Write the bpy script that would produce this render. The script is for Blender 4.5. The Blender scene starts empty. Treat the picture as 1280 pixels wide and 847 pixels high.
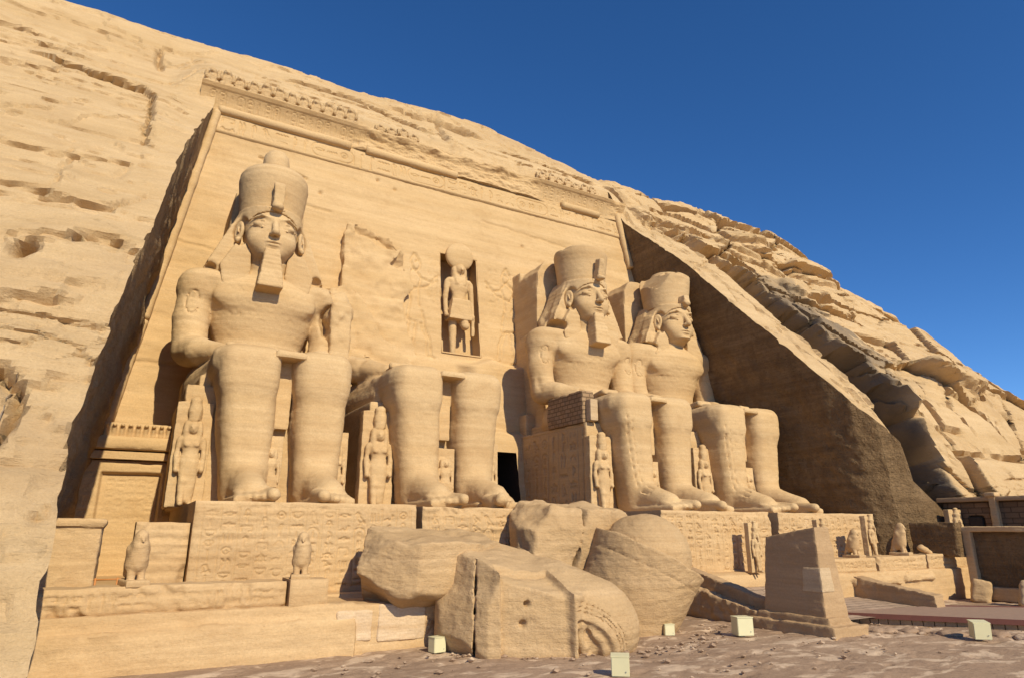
import bpy, math, random
import numpy as np
from mathutils import Vector
R = math.radians
rng = np.random.RandomState(7)
random.seed(7)
S = bpy.context.scene
COL = S.collection

# ------------------------------------------------------------------ camera
PITCH, YAW = 16.0, 29.7
cam = bpy.data.objects.new('camera', bpy.data.cameras.new('camera'))
COL.objects.link(cam)
cam.location = (0, 0, 3.6)
cam.rotation_euler = (R(90 + PITCH), 0, R(-YAW))
cam.data.sensor_width = 36
cam.data.lens = 827 / 1280 * 36
cam.data.clip_end = 3000
S.camera = cam
# ------------------------------------------------------------------ light
SUN_EL, SUN_AZ = 36.0, 3.5       # azimuth measured from the facade normal towards +X
sd = Vector((math.sin(R(SUN_AZ)) * math.cos(R(SUN_EL)), -math.cos(R(SUN_AZ)) * math.cos(R(SUN_EL)), math.sin(R(SUN_EL))))
sun = bpy.data.objects.new('sun', bpy.data.lights.new('sun', 'SUN'))
COL.objects.link(sun)
sun.rotation_euler = sd.to_track_quat('Z', 'Y').to_euler()
sun.data.energy = 4.7
sun.data.angle = R(0.5)
sun.data.color = (1.0, 0.87, 0.63)
W = bpy.data.worlds.new('World'); S.world = W; W.use_nodes = True
nt = W.node_tree; nt.nodes.clear()
wo = nt.nodes.new('ShaderNodeOutputWorld'); bg = nt.nodes.new('ShaderNodeBackground')
sky = nt.nodes.new('ShaderNodeTexSky'); sky.sky_type = 'NISHITA'; sky.sun_disc = False
sky.sun_elevation = R(SUN_EL); sky.sun_rotation = math.atan2(sd.x, sd.y)
sky.altitude = 3200; sky.air_density = 0.9; sky.dust_density = 0.0; sky.ozone_density = 2.8
hs = nt.nodes.new('ShaderNodeHueSaturation'); hs.inputs['Saturation'].default_value = 1.24; hs.inputs['Hue'].default_value = 0.504
nt.links.new(sky.outputs[0], hs.inputs['Color']); nt.links.new(hs.outputs[0], bg.inputs[0])
bg.inputs[1].default_value = 0.15
nt.links.new(bg.outputs[0], wo.inputs[0])
S.view_settings.view_transform = 'Standard'; S.view_settings.look = 'None'
S.view_settings.gamma = 1; S.view_settings.use_curve_mapping = False
S.view_settings.exposure = 0.17

# ------------------------------------------------------------------ noise
_perm = rng.permutation(256); _perm = np.concatenate([_perm, _perm, _perm]).astype(np.int32)
_g = rng.normal(size=(256, 3)).astype(np.float32); _g /= np.linalg.norm(_g, axis=1, keepdims=True)
def pnoise(x, y, z):
    x, y, z = np.broadcast_arrays(np.asarray(x, np.float32), np.asarray(y, np.float32), np.asarray(z, np.float32))
    xi, yi, zi = np.floor(x), np.floor(y), np.floor(z)
    fx, fy, fz = x - xi, y - yi, z - zi
    xi, yi, zi = (a.astype(np.int32) & 255 for a in (xi, yi, zi))
    u, v, w = (f * f * f * (f * (f * 6 - 15) + 10) for f in (fx, fy, fz))
    out = 0
    for dx in (0, 1):
        for dy in (0, 1):
            for dz in (0, 1):
                h = _perm[_perm[_perm[xi + dx] + yi + dy] + zi + dz]
                g = _g[h]
                d = g[..., 0] * (fx - dx) + g[..., 1] * (fy - dy) + g[..., 2] * (fz - dz)
                out = out + d * (u if dx else 1 - u) * (v if dy else 1 - v) * (w if dz else 1 - w)
    return out * 1.6
def fbm(x, y, z, o=4, rough=0.5):
    a, s, t = 1.0, 0, 0
    for i in range(o):
        s = s + a * pnoise(x, y, z); t += a; a *= rough
        x, y, z = x * 2.03 + 7.1, y * 2.03 + 3.3, z * 2.03 + 5.7
    return s / t
def worley(x, y, seed=0):
    xi, yi = np.floor(x).astype(np.int32), np.floor(y).astype(np.int32)
    f1 = np.full(x.shape, 9.0, np.float32); f2 = f1.copy(); idd = np.zeros(x.shape, np.float32)
    cx = np.zeros(x.shape, np.float32); cy = cx.copy()
    for dx in (-1, 0, 1):
        for dy in (-1, 0, 1):
            h = _perm[_perm[(xi + dx + seed) & 255] + ((yi + dy) & 255)]
            px = xi + dx + 0.1 + 0.8 * (_perm[h + 11] / 255.0); py = yi + dy + 0.1 + 0.8 * (_perm[h + 97] / 255.0)
            d = np.hypot(x - px, y - py).astype(np.float32)
            m = d < f1
            f2 = np.where(m, f1, np.minimum(f2, d)); idd = np.where(m, _perm[h + 53] / 255.0, idd)
            cx = np.where(m, px, cx); cy = np.where(m, py, cy)
            f1 = np.where(m, d, f1)
    return f1, f2, idd, cx, cy
def sstep(a, b, x):
    t = np.clip((x - a) / (b - a), 0, 1); return t * t * (3 - 2 * t)

# ------------------------------------------------------------------ object helpers
def link(name, me, mat=None, parent=None, loc=None, rz=0.0, smooth=True):
    o = bpy.data.objects.new(name, me); COL.objects.link(o)
    if mat and not me.materials: me.materials.append(mat)
    if loc is not None: o.location = loc
    if rz: o.rotation_euler = (0, 0, rz)
    if parent: o.parent = parent
    return o
def pymesh(name, V, F, smooth=True, sharp=None):
    me = bpy.data.meshes.new(name)
    V = np.asarray(V, np.float32); F = np.asarray(F, np.int32)
    n = F.shape[1]
    me.vertices.add(len(V)); me.vertices.foreach_set('co', V.ravel())
    me.loops.add(F.size); me.loops.foreach_set('vertex_index', F.ravel())
    me.polygons.add(len(F)); me.polygons.foreach_set('loop_start', np.arange(0, F.size, n, dtype=np.int32))
    me.polygons.foreach_set('loop_total', np.full(len(F), n, np.int32))
    me.update(calc_edges=True); me.validate()
    me.polygons.foreach_set('use_smooth', np.full(len(me.polygons), bool(smooth)))
    if sharp: me.set_sharp_from_angle(angle=R(sharp))
    return me
def tag(o, label=None, cat=None, group=None, kind=None):
    if label: o['label'] = label
    if cat: o['category'] = cat
    if group: o['group'] = group
    if kind: o['kind'] = kind
    return o
def empty(name, loc, label, cat, group=None, rz=0):
    o = bpy.data.objects.new(name, None); COL.objects.link(o); o.location = loc; o.rotation_euler = (0, 0, rz)
    o.empty_display_size = 0.3
    return tag(o, label, cat, group)
def copy_thing(root, loc, label, rz=0.0, sc=None, group=None):
    r = root.copy(); COL.objects.link(r); r.location = loc; r.rotation_euler = (0, 0, rz); r['label'] = label
    if sc: r.scale = (sc, sc, sc) if not isinstance(sc, tuple) else sc
    if group: r['group'] = group
    for ch in list(root.children):
        c = ch.copy(); COL.objects.link(c); c.parent = r
        for g in list(ch.children):
            d = g.copy(); COL.objects.link(d); d.parent = c
    return r

# generic erosion of a vertex set: bedding plus pits, in metres, world coordinates
def weather(V, N, amp=1.0, off=(0, 0, 0), bed=1.0):
    x, y, z = V[:, 0] + off[0], V[:, 1] + off[1], V[:, 2] + off[2]
    d = 0.008 * bed * pnoise(x * .12, y * .12, z * 2.0) + 0.010 * bed * pnoise(x * .4, y * .4, z * 7) \
        + 0.022 * fbm(x * .8, y * .8, z * .9, 3) + 0.012 * pnoise(x * 4, y * 4, z * 5)
    return V + N * (amp * d)[:, None]
def vnormals(V, F):
    a = V[F[:, 0]]; n = np.cross(V[F[:, 2]] - a, V[F[:, -1]] - V[F[:, 1]])
    N = np.zeros_like(V)
    for k in range(F.shape[1]): np.add.at(N, F[:, k], n)
    return N / (np.linalg.norm(N, axis=1, keepdims=True) + 1e-9)

# ------------------------------------------------------------------ signed distance modelling
class Field:
    def __init__(s, lo, hi, h):
        s.h = h; s.lo = np.array(lo, float)
        s.n = np.ceil((np.array(hi) - s.lo) / h).astype(int) + 1
        s.ax = [np.arange(s.n[i], dtype=np.float32) * h + np.float32(s.lo[i]) for i in range(3)]
        s.F = np.full(tuple(s.n), 2.0, np.float32)
    def _sl(s, lo, hi, m):
        sl = []; 
        for i in range(3):
            a = int(max(0, math.floor((lo[i] - m - s.lo[i]) / s.h))); b = int(min(s.n[i], math.ceil((hi[i] + m - s.lo[i]) / s.h) + 1))
            sl.append(slice(a, max(a, b)))
        return tuple(sl)
    def grid(s, sl):
        return s.ax[0][sl[0]][:, None, None], s.ax[1][sl[1]][None, :, None], s.ax[2][sl[2]][None, None, :]
    def op(s, fn, lo, hi, k=0.0, sub=False, inter=False):
        sl = s._sl(lo, hi, k * 1.1 + 2.5 * s.h)
        if inter: sl = (slice(None),) * 3
        X, Y, Z = s.grid(sl)
        if X.size == 0 or Y.size == 0 or Z.size == 0: return s
        d = fn(X, Y, Z).astype(np.float32); A = s.F[sl]
        d = np.broadcast_to(d, A.shape)
        if sub or inter:
            if sub: d = -d
            if k > 0:
                hh = np.clip(0.5 - 0.5 * (A - d) / k, 0, 1); s.F[sl] = A * (1 - hh) + d * hh + k * hh * (1 - hh)
            else: s.F[sl] = np.maximum(A, d)
        else:
            if k > 0:
                hh = np.clip(0.5 + 0.5 * (A - d) / k, 0, 1); s.F[sl] = A * (1 - hh) + d * hh - k * hh * (1 - hh)
            else: s.F[sl] = np.minimum(A, d)
        return s
    def ell(s, c, r, k=0.1, rot=None, **kw):
        c = np.array(c, float); r = np.array(r, float); m = max(r) if rot is not None else r
        def fn(X, Y, Z):
            x, y, z = X - c[0], Y - c[1], Z - c[2]
            if rot is not None: x, y, z = rotp(x, y, z, rot)
            q = np.sqrt((x / r[0]) ** 2 + (y / r[1]) ** 2 + (z / r[2]) ** 2)
            g = np.sqrt((x / r[0] ** 2) ** 2 + (y / r[1] ** 2) ** 2 + (z / r[2] ** 2) ** 2) + 1e-6
            return q * (q - 1) / g
        return s.op(fn, c - m, c + m, k, **kw)
    def cap(s, a, b, ra, rb, k=0.1, flat=None, **kw):     # round cone; flat=(sx,sy,sz) squashes
        a = np.array(a, float); b = np.array(b, float); ba = b - a; L2 = ba @ ba
        def fn(X, Y, Z):
            t = np.clip(((X - a[0]) * ba[0] + (Y - a[1]) * ba[1] + (Z - a[2]) * ba[2]) / L2, 0, 1)
            dx, dy, dz = X - a[0] - t * ba[0], Y - a[1] - t * ba[1], Z - a[2] - t * ba[2]
            if flat: dx, dy, dz = dx * flat[0], dy * flat[1], dz * flat[2]
            return np.sqrt(dx ** 2 + dy ** 2 + dz ** 2) - (ra + (rb - ra) * t)
        m = max(ra, rb) * (1 / min(flat) if flat else 1)
        return s.op(fn, np.minimum(a, b) - m, np.maximum(a, b) + m, k, **kw)
    def box(s, c, hf, rd=0.05, k=0.05, rot=None, tap=(0, 0), **kw):   # tap: half size change per metre of z
        c = np.array(c, float); hf = np.array(hf, float)
        m = np.full(3, np.linalg.norm(hf)) if rot is not None else hf + np.array([abs(tap[0]), abs(tap[1]), 0]) * hf[2]
        def fn(X, Y, Z):
            x, y, z = X - c[0], Y - c[1], Z - c[2]
            if rot is not None: x, y, z = rotp(x, y, z, rot)
            qx = np.abs(x) - (hf[0] + tap[0] * z - rd); qy = np.abs(y) - (hf[1] + tap[1] * z - rd); qz = np.abs(z) - (hf[2] - rd)
            o = np.sqrt(np.maximum(qx, 0) ** 2 + np.maximum(qy, 0) ** 2 + np.maximum(qz, 0) ** 2)
            return o + np.minimum(np.maximum(np.maximum(qx, qy), qz), 0) - rd
        return s.op(fn, c - m, c + m, k, **kw)
    def rev(s, c, prof, k=0.05, asp=1.0, **kw):     # profile [(z,r)...] round a vertical axis at c; asp squashes y
        zs = [p[0] for p in prof]; rs = [p[1] for p in prof]; rm = max(rs)
        def fn(X, Y, Z):
            z = Z - c[2]; r = np.interp(z, zs, rs)
            d = (np.hypot(X - c[0], (Y - c[1]) * asp) - r) * 0.85
            return np.maximum(d, np.maximum(zs[0] - z, z - zs[-1]))
        return s.op(fn, (c[0] - rm, c[1] - rm / asp, c[2] + zs[0]), (c[0] + rm, c[1] + rm / asp, c[2] + zs[-1]), k, **kw)
    def prism(s, poly, y0, y1, k=0.05, ax='y', rd=0.0, **kw):     # polygon in xz (ax y) or yz (ax x) or xy (ax z)
        P = np.array(poly, float); mn, mx = P.min(0), P.max(0)
        def fn(X, Y, Z):
            if ax == 'y': p, q, w = X, Z, Y
            elif ax == 'x': p, q, w = Y, Z, X
            else: p, q, w = X, Y, Z
            d2 = poly2d(p, q, P)
            d = np.maximum(d2, np.maximum(y0 - w, w - y1))
            return d - rd
        if ax == 'y': lo, hi = (mn[0], y0, mn[1]), (mx[0], y1, mx[1])
        elif ax == 'x': lo, hi = (y0, mn[0], mn[1]), (y1, mx[0], mx[1])
        else: lo, hi = (mn[0], mn[1], y0), (mx[0], mx[1], y1)
        return s.op(fn, lo, hi, k, **kw)
    def plane(s, p, n, k=0.05, rough=0.0, seed=0.0, fr=.7):        # keep the side the normal points away from
        n = np.array(n, float); n /= np.linalg.norm(n)
        def fn(X, Y, Z):
            d = (X - p[0]) * n[0] + (Y - p[1]) * n[1] + (Z - p[2]) * n[2]
            if rough: d = d + rough * fbm(X * fr + seed, Y * fr, Z * fr, 2)
            return d
        return s.op(fn, None, None, k, inter=True) if False else s._inter(fn, k)
    def _inter(s, fn, k):
        X, Y, Z = s.grid((slice(None),) * 3); d = np.broadcast_to(fn(X, Y, Z), s.F.shape).astype(np.float32); A = s.F
        if k > 0:
            hh = np.clip(0.5 - 0.5 * (A - d) / k, 0, 1); s.F = A * (1 - hh) + d * hh + k * hh * (1 - hh)
        else: s.F = np.maximum(A, d)
        return s
    def rough(s, amp, fr, o=2, zs=1.0, mask=None):
        X, Y, Z = s.grid((slice(None),) * 3)
        n = amp * fbm(X * fr + 0 * Y + 0 * Z, Y * fr + 0 * X + 0 * Z, Z * fr * zs + 0 * X + 0 * Y, o)
        if mask is not None: n = n * mask(X, Y, Z)
        s.F = s.F + n.astype(np.float32); return s
    def engrave(s, fn, lo, hi, depth=.05, soft=.05):
        sl = s._sl(lo, hi, 0); X, Y, Z = s.grid(sl); s.F[sl] = s.F[sl] + depth * sstep(0, soft, -np.broadcast_to(fn(X, Y, Z), s.F[sl].shape)).astype(np.float32); return s
    def surf(s):
        Fp = np.pad(s.F, 1, constant_values=1.0); h = s.h; lo = s.lo - h
        ins = Fp < 0
        c = [ins[i:ins.shape[0] - 1 + i, j:ins.shape[1] - 1 + j, k:ins.shape[2] - 1 + k] for i in (0, 1) for j in (0, 1) for k in (0, 1)]
        cnt = sum(a.astype(np.int8) for a in c)
        act = (cnt > 0) & (cnt < 8)
        I = np.argwhere(act); idx = np.full(act.shape, -1, np.int32); idx[act] = np.arange(len(I))
        acc = np.zeros((len(I), 3)); num = np.zeros(len(I))
        cor = np.array([(i, j, k) for i in (0, 1) for j in (0, 1) for k in (0, 1)])
        vals = np.stack([Fp[I[:, 0] + q[0], I[:, 1] + q[1], I[:, 2] + q[2]] for q in cor], 1)
        for a in range(8):
            for b in range(a + 1, 8):
                if np.abs(cor[a] - cor[b]).sum() != 1: continue
                m = (vals[:, a] < 0) != (vals[:, b] < 0)
                t = vals[m, a] / (vals[m, a] - vals[m, b])
                acc[m] += cor[a] + t[:, None] * (cor[b] - cor[a]); num[m] += 1
        V = (I + acc / num[:, None]) * h + lo
        Q = []
        for ax in range(3):
            u, v = (ax + 1) % 3, (ax + 2) % 3
            sl0 = [slice(None)] * 3; sl1 = [slice(None)] * 3; sl0[ax] = slice(0, -1); sl1[ax] = slice(1, None)
            A, B = ins[tuple(sl0)], ins[tuple(sl1)]
            E = np.argwhere(A != B); E = E[(E[:, u] > 0) & (E[:, v] > 0)]
            fl = A[E[:, 0], E[:, 1], E[:, 2]]
            def cell(du, dv):
                q = E.copy(); q[:, u] -= du; q[:, v] -= dv; return idx[q[:, 0], q[:, 1], q[:, 2]]
            q = np.stack([cell(1, 1), cell(0, 1), cell(0, 0), cell(1, 0)], 1)
            q[~fl] = q[~fl][:, ::-1]
            Q.append(q)
        Q = np.concatenate(Q); Q = Q[(Q >= 0).all(1)]
        return V, Q
    def mesh(s, name, amp=1.0, off=(0, 0, 0), bed=1.0, sharp=38):
        V, Q = s.surf(); 
        if amp: V = weather(V, vnormals(V, Q), amp, off, bed)
        return pymesh(name, V, Q, sharp=sharp)
def rotp(x, y, z, rot):
    rx, ry, rz = rot
    if rz: c, s_ = math.cos(-rz), math.sin(-rz); x, y = x * c - y * s_, x * s_ + y * c
    if ry: c, s_ = math.cos(-ry), math.sin(-ry); x, z = x * c + z * s_, -x * s_ + z * c
    if rx: c, s_ = math.cos(-rx), math.sin(-rx); y, z = y * c - z * s_, y * s_ + z * c
    return x, y, z
def poly2d(p, q, P):
    p, q = np.broadcast_arrays(p, q)
    # work in 2d only
    d = np.full(p.shape, 1e9, np.float32); sg = np.ones(p.shape, np.float32); n = len(P)
    for i in range(n):
        a, b = P[i], P[i - 1]; ex, ey = b - a
        wx, wy = p - a[0], q - a[1]
        t = np.clip((wx * ex + wy * ey) / (ex * ex + ey * ey), 0, 1)
        d = np.minimum(d, (wx - ex * t) ** 2 + (wy - ey * t) ** 2)
        c1 = q >= a[1]; c2 = q < b[1]; c3 = ex * wy > ey * wx
        f = (c1 & c2 & c3) | (~c1 & ~c2 & ~c3); sg = np.where(f, -sg, sg)
    return sg * np.sqrt(d)

# ------------------------------------------------------------------ materials
def rock_mat(name, c1, c2, c3, band=1.0, bump=0.5, fine=14.0, pit=0.0, stain=None, rough=0.92, bscale=1.0, brick=None, crk=None, patina_shade=None, fsm=.38, grain=.5):
    m = bpy.data.materials.new(name); m.use_nodes = True; t = m.node_tree; N = t.nodes; L = t.links
    b = N['Principled BSDF']; b.inputs['Roughness'].default_value = rough; b.inputs['Specular IOR Level'].default_value = 0.15
    g = N.new('ShaderNodeNewGeometry')
    def mapping(sc, dist=None):
        k = N.new('ShaderNodeMapping'); k.inputs['Scale'].default_value = sc; L.new(g.outputs['Position'], k.inputs['Vector']); return k.outputs[0]
    def noise(sc, s=1.0, det=5, ro=.55, dis=0):
        n = N.new('ShaderNodeTexNoise'); n.inputs['Scale'].default_value = s; n.inputs['Detail'].default_value = det
        n.inputs['Roughness'].default_value = ro; n.inputs['Distortion'].default_value = dis
        L.new(mapping(sc), n.inputs['Vector']); return n.outputs['Fac']
    def ramp(f, a, b_):
        r = N.new('ShaderNodeMapRange'); r.inputs['From Min'].default_value = a; r.inputs['From Max'].default_value = b_; L.new(f, r.inputs['Value']); return r.outputs[0]
    def mix(f, a, b_, mode='MIX'):
        x = N.new('ShaderNodeMix'); x.data_type = 'RGBA'; x.blend_type = mode
        if isinstance(f, float): x.inputs[0].default_value = f
        else: L.new(f, x.inputs[0])
        for v, i in ((a, 6), (b_, 7)):
            if isinstance(v, tuple): x.inputs[i].default_value = (*v, 1)
            else: L.new(v, x.inputs[i])
        return x.outputs[2]
    def mul(a, k):
        q = N.new('ShaderNodeMath'); q.operation = 'MULTIPLY'; L.new(a, q.inputs[0])
        if isinstance(k, float): q.inputs[1].default_value = k
        else: L.new(k, q.inputs[1])
        return q.outputs[0]
    blot = ramp(noise((.22, .22, .35), 1, 6, .6, .4), .36, .66)
    strata = ramp(noise((.05, .05, 1.5 * band), 1, 6, .65, .25), .38, .64)
    fs = ramp(noise((.25, .25, 7 * band), 1, 5, .7, .2), .40, .62)
    col = mix(blot, c1, c2)
    col = mix(mul(strata, .75), col, c3)
    col = mix(mul(fs, float(fsm)), col, tuple(v * .84 for v in c2))
    big = ramp(noise((.35, .35, .55), 1, 7, .7, .8), .50, .66); col = mix(mul(big, .34), col, tuple(v * q for v, q in zip(c2, (.86, .80, .74))))
    spk = ramp(noise((fine, fine, fine), 1, 3, .7), .30, .72)
    col = mix(mul(spk, .36), col, tuple(v * .62 for v in c2))
    if stain:
        (sc, s0, s1, scol, amt) = stain
        col = mix(mul(ramp(noise(sc, 1, 5, .6, .6), s0, s1), amt), col, scol)
    if crk:
        nz_ = N.new('ShaderNodeTexNoise'); nz_.inputs['Scale'].default_value = .5; nz_.inputs['Detail'].default_value = 4; L.new(g.outputs['Position'], nz_.inputs['Vector'])
        vm = N.new('ShaderNodeVectorMath'); vm.operation = 'SCALE'; vm.inputs['Scale'].default_value = 1.3; L.new(nz_.outputs['Color'], vm.inputs[0])
        va = N.new('ShaderNodeVectorMath'); va.operation = 'ADD'; L.new(g.outputs['Position'], va.inputs[0]); L.new(vm.outputs[0], va.inputs[1])
        mp2 = N.new('ShaderNodeMapping'); mp2.inputs['Scale'].default_value = crk[0]; L.new(va.outputs[0], mp2.inputs['Vector'])
        vo = N.new('ShaderNodeTexVoronoi'); vo.feature = 'DISTANCE_TO_EDGE'; vo.inputs['Scale'].default_value = 1; L.new(mp2.outputs[0], vo.inputs['Vector'])
        msk = ramp(noise((.25, .25, .3), 1, 3, .6), .50, .60)
        cf = ramp(vo.outputs['Distance'], 0.0, crk[1]); inv = N.new('ShaderNodeMath'); inv.operation = 'SUBTRACT'; inv.inputs[0].default_value = 1; L.new(cf, inv.inputs[1])
        am = mul(inv.outputs[0], msk); neg = mul(am, -1.0)
        col = mix(mul(am, .55), col, tuple(v * .35 for v in c2))
    if patina_shade:
        pa = N.new('ShaderNodeAttribute'); pa.attribute_name = 'patina_shade'
        pcol = mix(blot, patina_shade[0], patina_shade[1]); col = mix(mul(pa.outputs['Fac'], 1.0), col, pcol)  # grey patina and painted brown shade share this colour mask
    if brick:
        bt = N.new('ShaderNodeTexBrick'); bt.inputs['Scale'].default_value = 1; bt.inputs['Brick Width'].default_value = brick[0]; bt.inputs['Row Height'].default_value = brick[1]
        bt.inputs['Mortar Size'].default_value = brick[2]; bt.inputs['Color1'].default_value = (1, 1, 1, 1); bt.inputs['Color2'].default_value = (.72, .72, .72, 1); bt.inputs['Mortar'].default_value = (.35, .35, .35, 1)
        sp = N.new('ShaderNodeSeparateXYZ'); L.new(g.outputs['Position'], sp.inputs[0]); cb = N.new('ShaderNodeCombineXYZ')
        if brick[3]:
            ad = N.new('ShaderNodeMath'); L.new(sp.outputs[0], ad.inputs[0]); L.new(sp.outputs[1], ad.inputs[1]); L.new(ad.outputs[0], cb.inputs[0]); L.new(sp.outputs[2], cb.inputs[1])
        else: L.new(sp.outputs[0], cb.inputs[0]); L.new(sp.outputs[1], cb.inputs[1])
        L.new(cb.outputs[0], bt.inputs['Vector'])
        col = mix(.8, col, bt.outputs['Color'], 'MULTIPLY')
    L.new(col, b.inputs['Base Color'])
    bp = N.new('ShaderNodeBump'); bp.inputs['Strength'].default_value = bump; bp.inputs['Distance'].default_value = .08 * bscale
    h1 = noise((1.6, 1.6, 3.2), 1, 8, .68); 
    L.new(h1, bp.inputs['Height'])
    bp2 = N.new('ShaderNodeBump'); bp2.inputs['Strength'].default_value = bump * .8; bp2.inputs['Distance'].default_value = .02 * bscale
    L.new(noise((1.2, 1.2, 16), 1, 3, .6, .3), bp2.inputs['Height']); L.new(bp.outputs[0], bp2.inputs['Normal'])
    bpf = N.new('ShaderNodeBump'); bpf.inputs['Strength'].default_value = min(1, grain); bpf.inputs['Distance'].default_value = .05 * max(1, grain)
    L.new(noise((5, 5, 7), 1, 6, .75), bpf.inputs['Height']); L.new(bp2.outputs[0], bpf.inputs['Normal'])
    last = bpf
    if pit:
        v = N.new('ShaderNodeTexNoise'); v.inputs['Scale'].default_value = 1; v.inputs['Detail'].default_value = 3; v.inputs['Roughness'].default_value = .8
        L.new(mapping((4.5, 4.5, 4.5)), v.inputs['Vector'])
        bp3 = N.new('ShaderNodeBump'); bp3.inputs['Strength'].default_value = pit; bp3.inputs['Distance'].default_value = .22
        L.new(v.outputs['Fac'], bp3.inputs['Height']); L.new(last.outputs[0], bp3.inputs['Normal']); last = bp3
    if crk:
        bp5 = N.new('ShaderNodeBump'); bp5.inputs['Distance'].default_value = crk[2]; bp5.inputs['Strength'].default_value = 1; L.new(neg, bp5.inputs['Height']); L.new(last.outputs[0], bp5.inputs['Normal']); last = bp5
    if brick:
        bp4 = N.new('ShaderNodeBump'); bp4.inputs['Distance'].default_value = .05; L.new(bt.outputs['Color'], bp4.inputs['Height']); L.new(last.outputs[0], bp4.inputs['Normal']); last = bp4
    L.new(last.outputs[0], b.inputs['Normal'])
    return m
def plain_mat(name, c, rough=.6, metal=0.0, var=.15):
    m = bpy.data.materials.new(name); m.use_nodes = True; t = m.node_tree; N = t.nodes; L = t.links
    b = N['Principled BSDF']; b.inputs['Roughness'].default_value = rough; b.inputs['Metallic'].default_value = metal
    n = N.new('ShaderNodeTexNoise'); n.inputs['Scale'].default_value = 5; n.inputs['Detail'].default_value = 5
    g = N.new('ShaderNodeNewGeometry'); L.new(g.outputs['Position'], n.inputs['Vector'])
    x = N.new('ShaderNodeMix'); x.data_type = 'RGBA'; x.inputs[6].default_value = (*[v * (1 - var) for v in c], 1); x.inputs[7].default_value = (*[min(1, v * (1 + var)) for v in c], 1)
    L.new(n.outputs['Fac'], x.inputs[0]); L.new(x.outputs[2], b.inputs['Base Color'])
    return m
M = dict(
    stone=rock_mat('carved_sandstone', (.60, .42, .22), (.50, .335, .17), (.65, .475, .27), bump=.26, fsm=.24, grain=.45),
    facade=rock_mat('facade_sandstone', (.60, .415, .215), (.51, .34, .165), (.65, .465, .26), band=.7, bump=.30, fsm=.26, grain=.55),
    cliff=rock_mat('cliff_sandstone', (.60, .425, .23), (.51, .35, .18), (.65, .475, .275), band=.5, bump=.8, bscale=1.6, fsm=.28, grain=1.0, stain=((.09, .09, .14), .56, .78, (.40, .27, .15), .6), patina_shade=((.25, .18, .11), (.14, .115, .09))),
    dark=rock_mat('weathered_shaded_wall_sandstone', (.30, .195, .10), (.17, .105, .052), (.36, .24, .125), band=.6, fine=3.5, stain=((1.2, 1.2, .5), .52, .66, (.15, .095, .05), .5), bump=1.0, pit=1.0, bscale=3),  # dark varnish, with the wall's shade and chisel shading mixed into the colour
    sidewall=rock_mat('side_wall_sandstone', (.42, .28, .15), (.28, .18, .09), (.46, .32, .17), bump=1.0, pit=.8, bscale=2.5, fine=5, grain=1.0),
    block=rock_mat('fallen_block_sandstone', (.56, .385, .205), (.45, .30, .155), (.61, .43, .245), bump=.8, band=1.2, grain=.8),
    terrace=rock_mat('terrace_sandstone', (.60, .41, .215), (.51, .335, .17), (.64, .46, .26), bump=.5, stain=((.5, .5, .9), .62, .76, (.68, .50, .32), .4)),
    ground=rock_mat('forecourt_rock', (.40, .275, .185), (.29, .195, .13), (.44, .31, .21), bump=.8, bscale=1.4, fine=6, stain=((.7, 1.4, .5), .52, .60, (.58, .44, .31), .85)),
    altar=rock_mat('altar_sandstone', (.47, .315, .175), (.38, .25, .135), (.51, .35, .20), bump=.35),
    pale=rock_mat('pale_repair_stone', (.55, .41, .25), (.46, .33, .20), (.58, .44, .28), bump=.35),
    paving=rock_mat('ramp_paving_stone', (.50, .37, .27), (.42, .30, .21), (.52, .40, .30), bump=.4, brick=(.9, .45, .03, 0)),
    brick=rock_mat('dark_brick_masonry', (.26, .16, .09), (.20, .125, .07), (.30, .19, .11), bump=.5, brick=(.75, .3, .025, 1)),
    brickf=rock_mat('repair_brick_masonry', (.42, .28, .16), (.35, .23, .13), (.46, .31, .18), bump=.5, brick=(.5, .25, .03, 1)),
    void=plain_mat('painted_door_darkness', (.035, .024, .015), .9, var=.5),  # near-black paint for the darkness inside the door openings
    box=plain_mat('pale_green_painted_metal', (.62, .58, .36), .55, var=.05),
    wood=plain_mat('walkway_boards', (.30, .20, .14), .7, var=.2),
    redwood=plain_mat('dark_red_timber', (.12, .035, .022), .6, var=.25),
    white=rock_mat('whitewashed_stone', (.66, .49, .31), (.56, .38, .21), (.72, .57, .40), bump=.6),
    rail=plain_mat('rusty_orange_rail', (.50, .20, .05), .6, var=.2),
    cable=plain_mat('grey_cable', (.25, .19, .13), .7),
    glass=plain_mat('lamp_glass', (.35, .36, .33), .2),
)

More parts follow.
